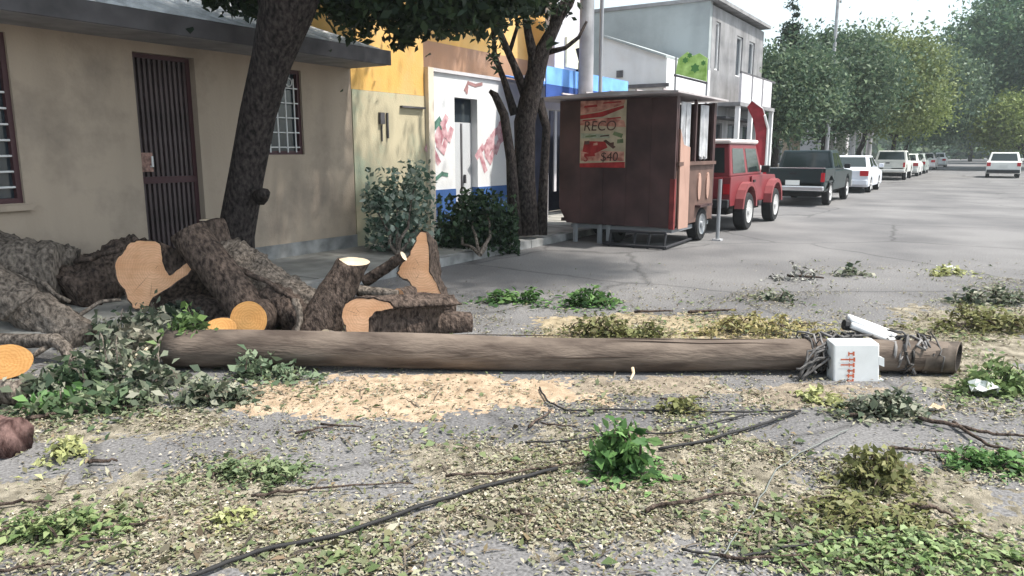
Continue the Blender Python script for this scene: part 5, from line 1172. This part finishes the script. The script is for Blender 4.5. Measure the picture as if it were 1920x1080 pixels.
st = [('long dark stick before the foot of the left heap', [(48, 785), (110, 775), (200, 768), (270, 760)], 0.014),
      ('thin curved stick left of the long cable', [(465, 932), (560, 920), (640, 910), (775, 907)], 0.008),
      ('forked stick above the long cable in the middle', [(838, 892), (930, 890), (1000, 880), (1100, 865)], 0.008),
      ('dark stick behind the pole on the sawdust', [(1190, 585), (1262, 583)], 0.014), ('longer dark stick behind the pole right of the other', [(1290, 586), (1380, 580)], 0.016),
      ('brown stick lying over the bottom left leaves', [(80, 998), (200, 990), (300, 975)], 0.008), ('dark straight stick at far left on bare asphalt', [(0, 944), (60, 941), (105, 940)], 0.008),
      ('short dark twig near the yellow green lump', [(165, 867), (220, 864)], 0.012), ('short stick on the asphalt left of the sawdust', [(555, 812), (625, 800)], 0.008), ('stick pair lower of two left of the sawdust', [(600, 797), (680, 800)], 0.008),
      ('brown bent stick at the right lower middle', [(1215, 955), (1290, 940), (1350, 925), (1420, 930)], 0.010), ('angled branch near the right olive mat', [(1690, 945), (1755, 952), (1800, 980)], 0.011),
      ('long dark branch sweeping in from the right edge', [(1720, 785), (1800, 800), (1860, 815), (1930, 818)], 0.014), ('second dark branch below the sweeping one', [(1665, 838), (1720, 845), (1790, 848), (1830, 840)], 0.010),
      ('thin dark branch at the right edge above the green patch', [(1790, 795), (1850, 835), (1925, 850)], 0.012), ('flat branch on the far right of the road', [(1475, 517), (1545, 521)], 0.02),
      ('fine twig in the lower right leaves', [(1590, 1025), (1680, 1035), (1800, 1030), (1920, 1045)], 0.008), ('small forked twig before the sawdust', [(988, 800), (1030, 775), (1036, 765)], 0.008),
      ('straight twig right of the forked twig', [(1015, 795), (1080, 800)], 0.006), ('brown stick at the bottom left edge', [(0, 1070), (60, 1066), (115, 1058)], 0.007),
      ('grey stick behind the sawdust on open road', [(1370, 610), (1450, 612), (1530, 605)], 0.011), ('short twig in the centre foreground', [(955, 958), (1005, 968)], 0.009),
      ('dark twig lower right near the wire end', [(1480, 1040), (1520, 1075)], 0.008), ('branch across the bottom toward the right leaves', [(1350, 1048), (1460, 1044), (1600, 1036)], 0.008),
      ('dark twig left of the yellow flecks', [(150, 1020), (215, 1012)], 0.007), ('twig by the small green bunch', [(1240, 748), (1330, 745)], 0.007), ('stick under the white box leaves', [(1590, 778), (1640, 774)], 0.012)]
for lab, pts, r in st: line('stick', lab, 'stick', pts, r, bark_dark, group=SG, wig=0.008)
def scrap(name, label, px, py, w_, d_, hgt, mm, fold=0.4):
    g = G(px, py); m = MB(); N = 5; vs_ = []
    for i in range(N):
        for j in range(N):
            z = 0.01 + hgt * max(0, 0.5 + mnoise.noise(Vector((i * 0.9 + px, j * 0.9, 1))) ) * (0.3 + fold)
            vs_.append(g + RT * ((i / (N - 1) - 0.5) * w_) + FW * ((j / (N - 1)) * d_) + UP * z)
    m.add(vs_, [(i * N + j, (i + 1) * N + j, (i + 1) * N + j + 1, i * N + j + 1) for i in range(N - 1) for j in range(N - 1)])
    o = m.build(name, mm, None); md = o.modifiers.new('thick', 'SOLIDIFY'); md.thickness = 0.002; tag(o, label, 'litter')
sw_ = mat('scrap_white', (0.72, 0.74, 0.72), rough=0.6)
scrap('paper_scrap', 'crumpled white paper scrap right of the pole tip', 1852, 748, 0.16, 0.1, 0.16, sw_)
scrap('paper_scrap', 'small white plastic scrap far right on the road', 1778, 506, 0.2, 0.12, 0.05, sw_)
scrap('wood_scrap', 'pale wood offcut below the right end of the pole', 1758, 776, 0.1, 0.06, 0.08, cut_pale)
scrap('paper_scrap', 'crumpled pale scrap in the left heap foliage', 205, 680, 0.2, 0.1, 0.2, mat('scrap_pale', (0.5, 0.5, 0.42)))

# ------------------------------------------------------------------ sawdust, litter
def sawdust(name, label, boxes, mm, seed, amp=0.022, thr=0.42):
    """a thin uneven sheet of dust that dips under the road where it ends"""
    x0, x1, y0, y1 = boxes
    A, B, C_, D = G(x0, y1), G(x1, y1), G(x1, y0), G(x0, y0)
    NU, NV = 320, 150
    vs_ = []
    for j in range(NV + 1):
        v = j / NV
        for i in range(NU + 1):
            u = i / NU
            p = (A.lerp(B, u)).lerp(D.lerp(C_, u), v)
            e = min(u, 1 - u) * 2; e2 = min(v, 1 - v) * 2
            k = min(1, e * 1.3) * min(1, e2 * 1.2)
            q = Vector((p.x, p.y, seed))
            nz = 0.5 + 0.50 * mnoise.fractal(q * 2.4, 0.75, 2.1, 6) + 0.30 * mnoise.noise(q * 17) + 0.22 * mnoise.noise(q * 41)
            hgt = amp * (k ** 0.8 * (nz + 0.25) - thr)
            vs_.append((p.x, p.y, min(hgt, amp * 1.5) + 0.0005))
    m = MB().add(vs_, [(j * (NU + 1) + i, j * (NU + 1) + i + 1, (j + 1) * (NU + 1) + i + 1, (j + 1) * (NU + 1) + i) for j in range(NV) for i in range(NU)])
    # keep only the faces that rise above the road
    V = np.array(m.v); m.f = [f for f in m.f if max(V[list(f), 2]) > 0]
    used = sorted({i for f in m.f for i in f}); mp = {o_: n_ for n_, o_ in enumerate(used)}
    m.v = [m.v[i] for i in used]; m.f = [tuple(mp[i] for i in f) for f in m.f]
    o = m.build(name, mm, None, smooth=True, kind='stuff'); tag(o, label, 'sawdust'); return o
dust_or = mat('orange_sawdust', (0.40, 0.295, 0.205), var=0.2, vscale=9, bump=0.6, bscale=160, col2=(0.52, 0.40, 0.295), rough=1, spec=0.05)
dust_yl = mat('yellow_sawdust', (0.34, 0.28, 0.19), var=0.25, vscale=11, bump=0.6, bscale=160, col2=(0.44, 0.36, 0.25), rough=1, spec=0.05)
dirt_dust = mat('olive_dirt', (0.22, 0.195, 0.15), var=0.35, vscale=9, bump=0.8, bscale=140, col2=(0.40, 0.355, 0.285), rough=1, spec=0.05)
dust_pk = mat('pinkish_dust', (0.27, 0.225, 0.18), var=0.25, vscale=9, bump=0.6, bscale=160, col2=(0.36, 0.30, 0.235), rough=1, spec=0.05)
sawdust('sawdust', 'orange sawdust spread in front of the pole', (240, 1250, 688, 812), dust_or, 1.0, thr=0.37)
sawdust('sawdust', 'yellow sawdust and chips spread behind the pole', (880, 1600, 575, 668), dust_yl, 2.0, thr=0.38)
sawdust('sawdust', 'thin pale sawdust strip along the middle of the pole', (880, 1520, 697, 752), dust_pk, 11.0, thr=0.44)
sawdust('sawdust', 'tan sawdust before the pole near the white box', (1280, 1780, 705, 790), dust_pk, 3.0, thr=0.5)
sawdust('sawdust', 'pinkish dust over the lower left foreground', (80, 700, 915, 1060), dust_pk, 4.0, thr=0.58, amp=0.012)
for lab, bxs, sd_i in (('brown dirt and crushed leaves over the lower left road', (-300, 900, 850, 1150), 5.0), ('brown dirt and crushed leaves over the middle foreground', (600, 1650, 770, 1150), 6.0), ('brown dirt and crushed leaves over the right foreground', (1350, 2150, 840, 1150), 7.0), ('brown dirt and crushed leaves on the far right road', (1600, 2050, 540, 800), 8.0), ('brown dirt in front of the left heap', (-150, 500, 745, 850), 9.0)):
    o = sawdust('crushed_leaf_dirt', lab, bxs, dirt_dust, sd_i, thr=0.42, amp=0.009); o['category'] = 'dirt'
# litter: density as it lies on the road
spots = [(1150, 860, 260, 70, 1.0), (1000, 960, 330, 70, 1.0), (520, 1030, 420, 60, 0.95), (250, 960, 200, 45, 0.8), (430, 880, 130, 30, 0.75), (1500, 900, 200, 70, 0.9), (1500, 1000, 330, 60, 0.75),
         (1250, 760, 260, 35, 0.7), (1200, 620, 250, 30, 0.9), (1480, 620, 160, 26, 0.9), (1850, 620, 130, 50, 1.0), (1850, 740, 120, 50, 0.9), (1700, 770, 140, 26, 0.9), (1450, 560, 130, 22, 0.5), (1880, 540, 80, 20, 0.5), (1600, 510, 120, 10, 0.3),
         (700, 830, 260, 60, 0.35), (280, 790, 140, 24, 0.5), (650, 740, 300, 26, 0.45), (1100, 560, 200, 18, 0.35), (930, 610, 90, 26, 0.5), (1850, 880, 110, 40, 0.7), (1750, 1060, 260, 30, 0.9), (100, 780, 160, 40, 0.6), (500, 600, 400, 60, 0.6), (870, 660, 120, 30, 0.5)]
voids = [(880, 512, 200, 50, 0.92), (1620, 820, 110, 30, 0.95), (200, 850, 120, 40, 0.8), (80, 930, 110, 35, 0.7), (1830, 965, 90, 45, 0.7), (720, 800, 120, 26, 0.5), (330, 830, 90, 18, 0.5)]
def projv(P):
    q = P - np.array([0, 0, EYE]); r_ = q @ np.array(RT); f_ = q @ np.array(FW)
    zc = f_ * math.cos(PITCH) - q[:, 2] * math.sin(PITCH); yc = q[:, 2] * math.cos(PITCH) + f_ * math.sin(PITCH)
    return 960 + FP * r_ / zc, 540 - FP * yc / zc
def litter_points(n, near_bias=1.0, cut=1.0):
    f_ = 2.3 + (11.0 - 2.3) * rng.random(n) ** 1.25
    r_ = (rng.random(n) - 0.5) * 2 * (f_ * 0.80 + 0.3)
    P = f_[:, None] * np.array(FW) + r_[:, None] * np.array(RT)
    px, py = projv(P)
    d = np.where(py > 565, 0.13, 0.012 + 0.03 * np.clip((px - 1150) / 500, 0, 1))
    for cx, cy, sx, sy, a in spots: d = np.maximum(d, a * np.exp(-((px - cx) / sx) ** 2 - ((py - cy) / sy) ** 2))
    for cx, cy, sx, sy, a in voids: d *= 1 - a * np.exp(-((px - cx) / sx) ** 4 - ((py - cy) / sy) ** 4)
    nz = np.array([mnoise.fractal(Vector((x * 2.3, y * 2.3, 3.3)), 0.8, 2.0, 4) for x, y in P[:, :2]])
    d = d * np.clip(0.6 + 1.0 * nz, 0.05, 1.4)
    keep = (rng.random(n) < d * cut) & (P[:, 0] > -6.25)
    return P[keep]
lit1 = mat('dry_leaf_litter', (0.3, 0.3, 0.2), island=[(0.26, 0.225, 0.17), (0.14, 0.16, 0.08), (0.38, 0.34, 0.27), (0.19, 0.21, 0.11), (0.10, 0.075, 0.055), (0.22, 0.235, 0.12), (0.40, 0.375, 0.30), (0.11, 0.13, 0.06), (0.21, 0.15, 0.10), (0.30, 0.28, 0.21), (0.07, 0.06, 0.045)], rough=0.85, spec=0.1, trans=0.1)
P = litter_points(300000, cut=0.8); P[:, 2] = 0.006 + 0.014 * rng.random(len(P))
o = quads('leaf_litter', leaf_quads(P, 0.0235, 0.72, 0.42, 0.95), lit1, kind='stuff'); tag(o, 'dry leaf and bark litter covering the road', 'litter'); print('litter', len(P))
P = litter_points(420000, cut=0.85); P[:, 2] = 0.004 + 0.010 * rng.random(len(P))
o = quads('chip_litter', leaf_quads(P, 0.014, 0.8, 0.7, 0.6), mat('wood_chip_litter', (0.4, 0.3, 0.2), island=[(0.40, 0.345, 0.265), (0.30, 0.25, 0.19), (0.50, 0.46, 0.385), (0.12, 0.10, 0.08), (0.26, 0.26, 0.18), (0.18, 0.19, 0.11)], rough=0.9, spec=0.1), kind='stuff'); tag(o, 'fine wood chips strewn over the road', 'litter'); print('chips', len(P))
P = litter_points(14000, cut=0.6); P[:, 2] = 0.012
o = quads('twig_litter', leaf_quads(P, 0.12, 0.95, 0.055, 0.7), mat('twig_litter_bark', (0.06, 0.05, 0.04), island=[(0.05, 0.04, 0.035), (0.10, 0.08, 0.06), (0.16, 0.13, 0.10)]), kind='stuff'); tag(o, 'fine dark twigs strewn among the leaf litter', 'litter'); print('twigs', len(P))
P = litter_points(2600, cut=0.8); P[:, 2] = 0.02
o = quads('fallen_twigs', leaf_quads(P, 0.30, 0.97, 0.028, 0.6), MATS['twig_litter_bark'], kind='stuff'); tag(o, 'thin dark sticks strewn over the foreground', 'litter'); print('sticks', len(P))
P = litter_points(60000, cut=0.9)                     # crushed green leaves in drifts
g_ = np.array([mnoise.fractal(Vector((x * 0.9, y * 1.6, 8.8)), 0.8, 2.0, 3) for x, y in P[:, :2]])
P = P[g_ + 0.25 * rng.normal(size=len(P)) > 0.28]; P[:, 2] = 0.014 + 0.012 * rng.random(len(P))
o = quads('green_litter', leaf_quads(P, 0.042, 0.7, 0.5, 0.8), leafmat('crushed_green_leaf', [(0.09, 0.13, 0.055), (0.14, 0.19, 0.08), (0.22, 0.26, 0.13), (0.06, 0.09, 0.04), (0.28, 0.30, 0.18)]), kind='stuff'); tag(o, 'drifts of crushed green leaves on the road', 'litter'); print('green', len(P))
P = litter_points(9000, cut=0.5); P[:, 2] = 0.02
o = quads('curled_leaves', leaf_quads(P, 0.052, 0.45, 0.42, 0.6), lit1, kind='stuff'); tag(o, 'larger curled dry leaves among the litter', 'litter'); print('curled', len(P))
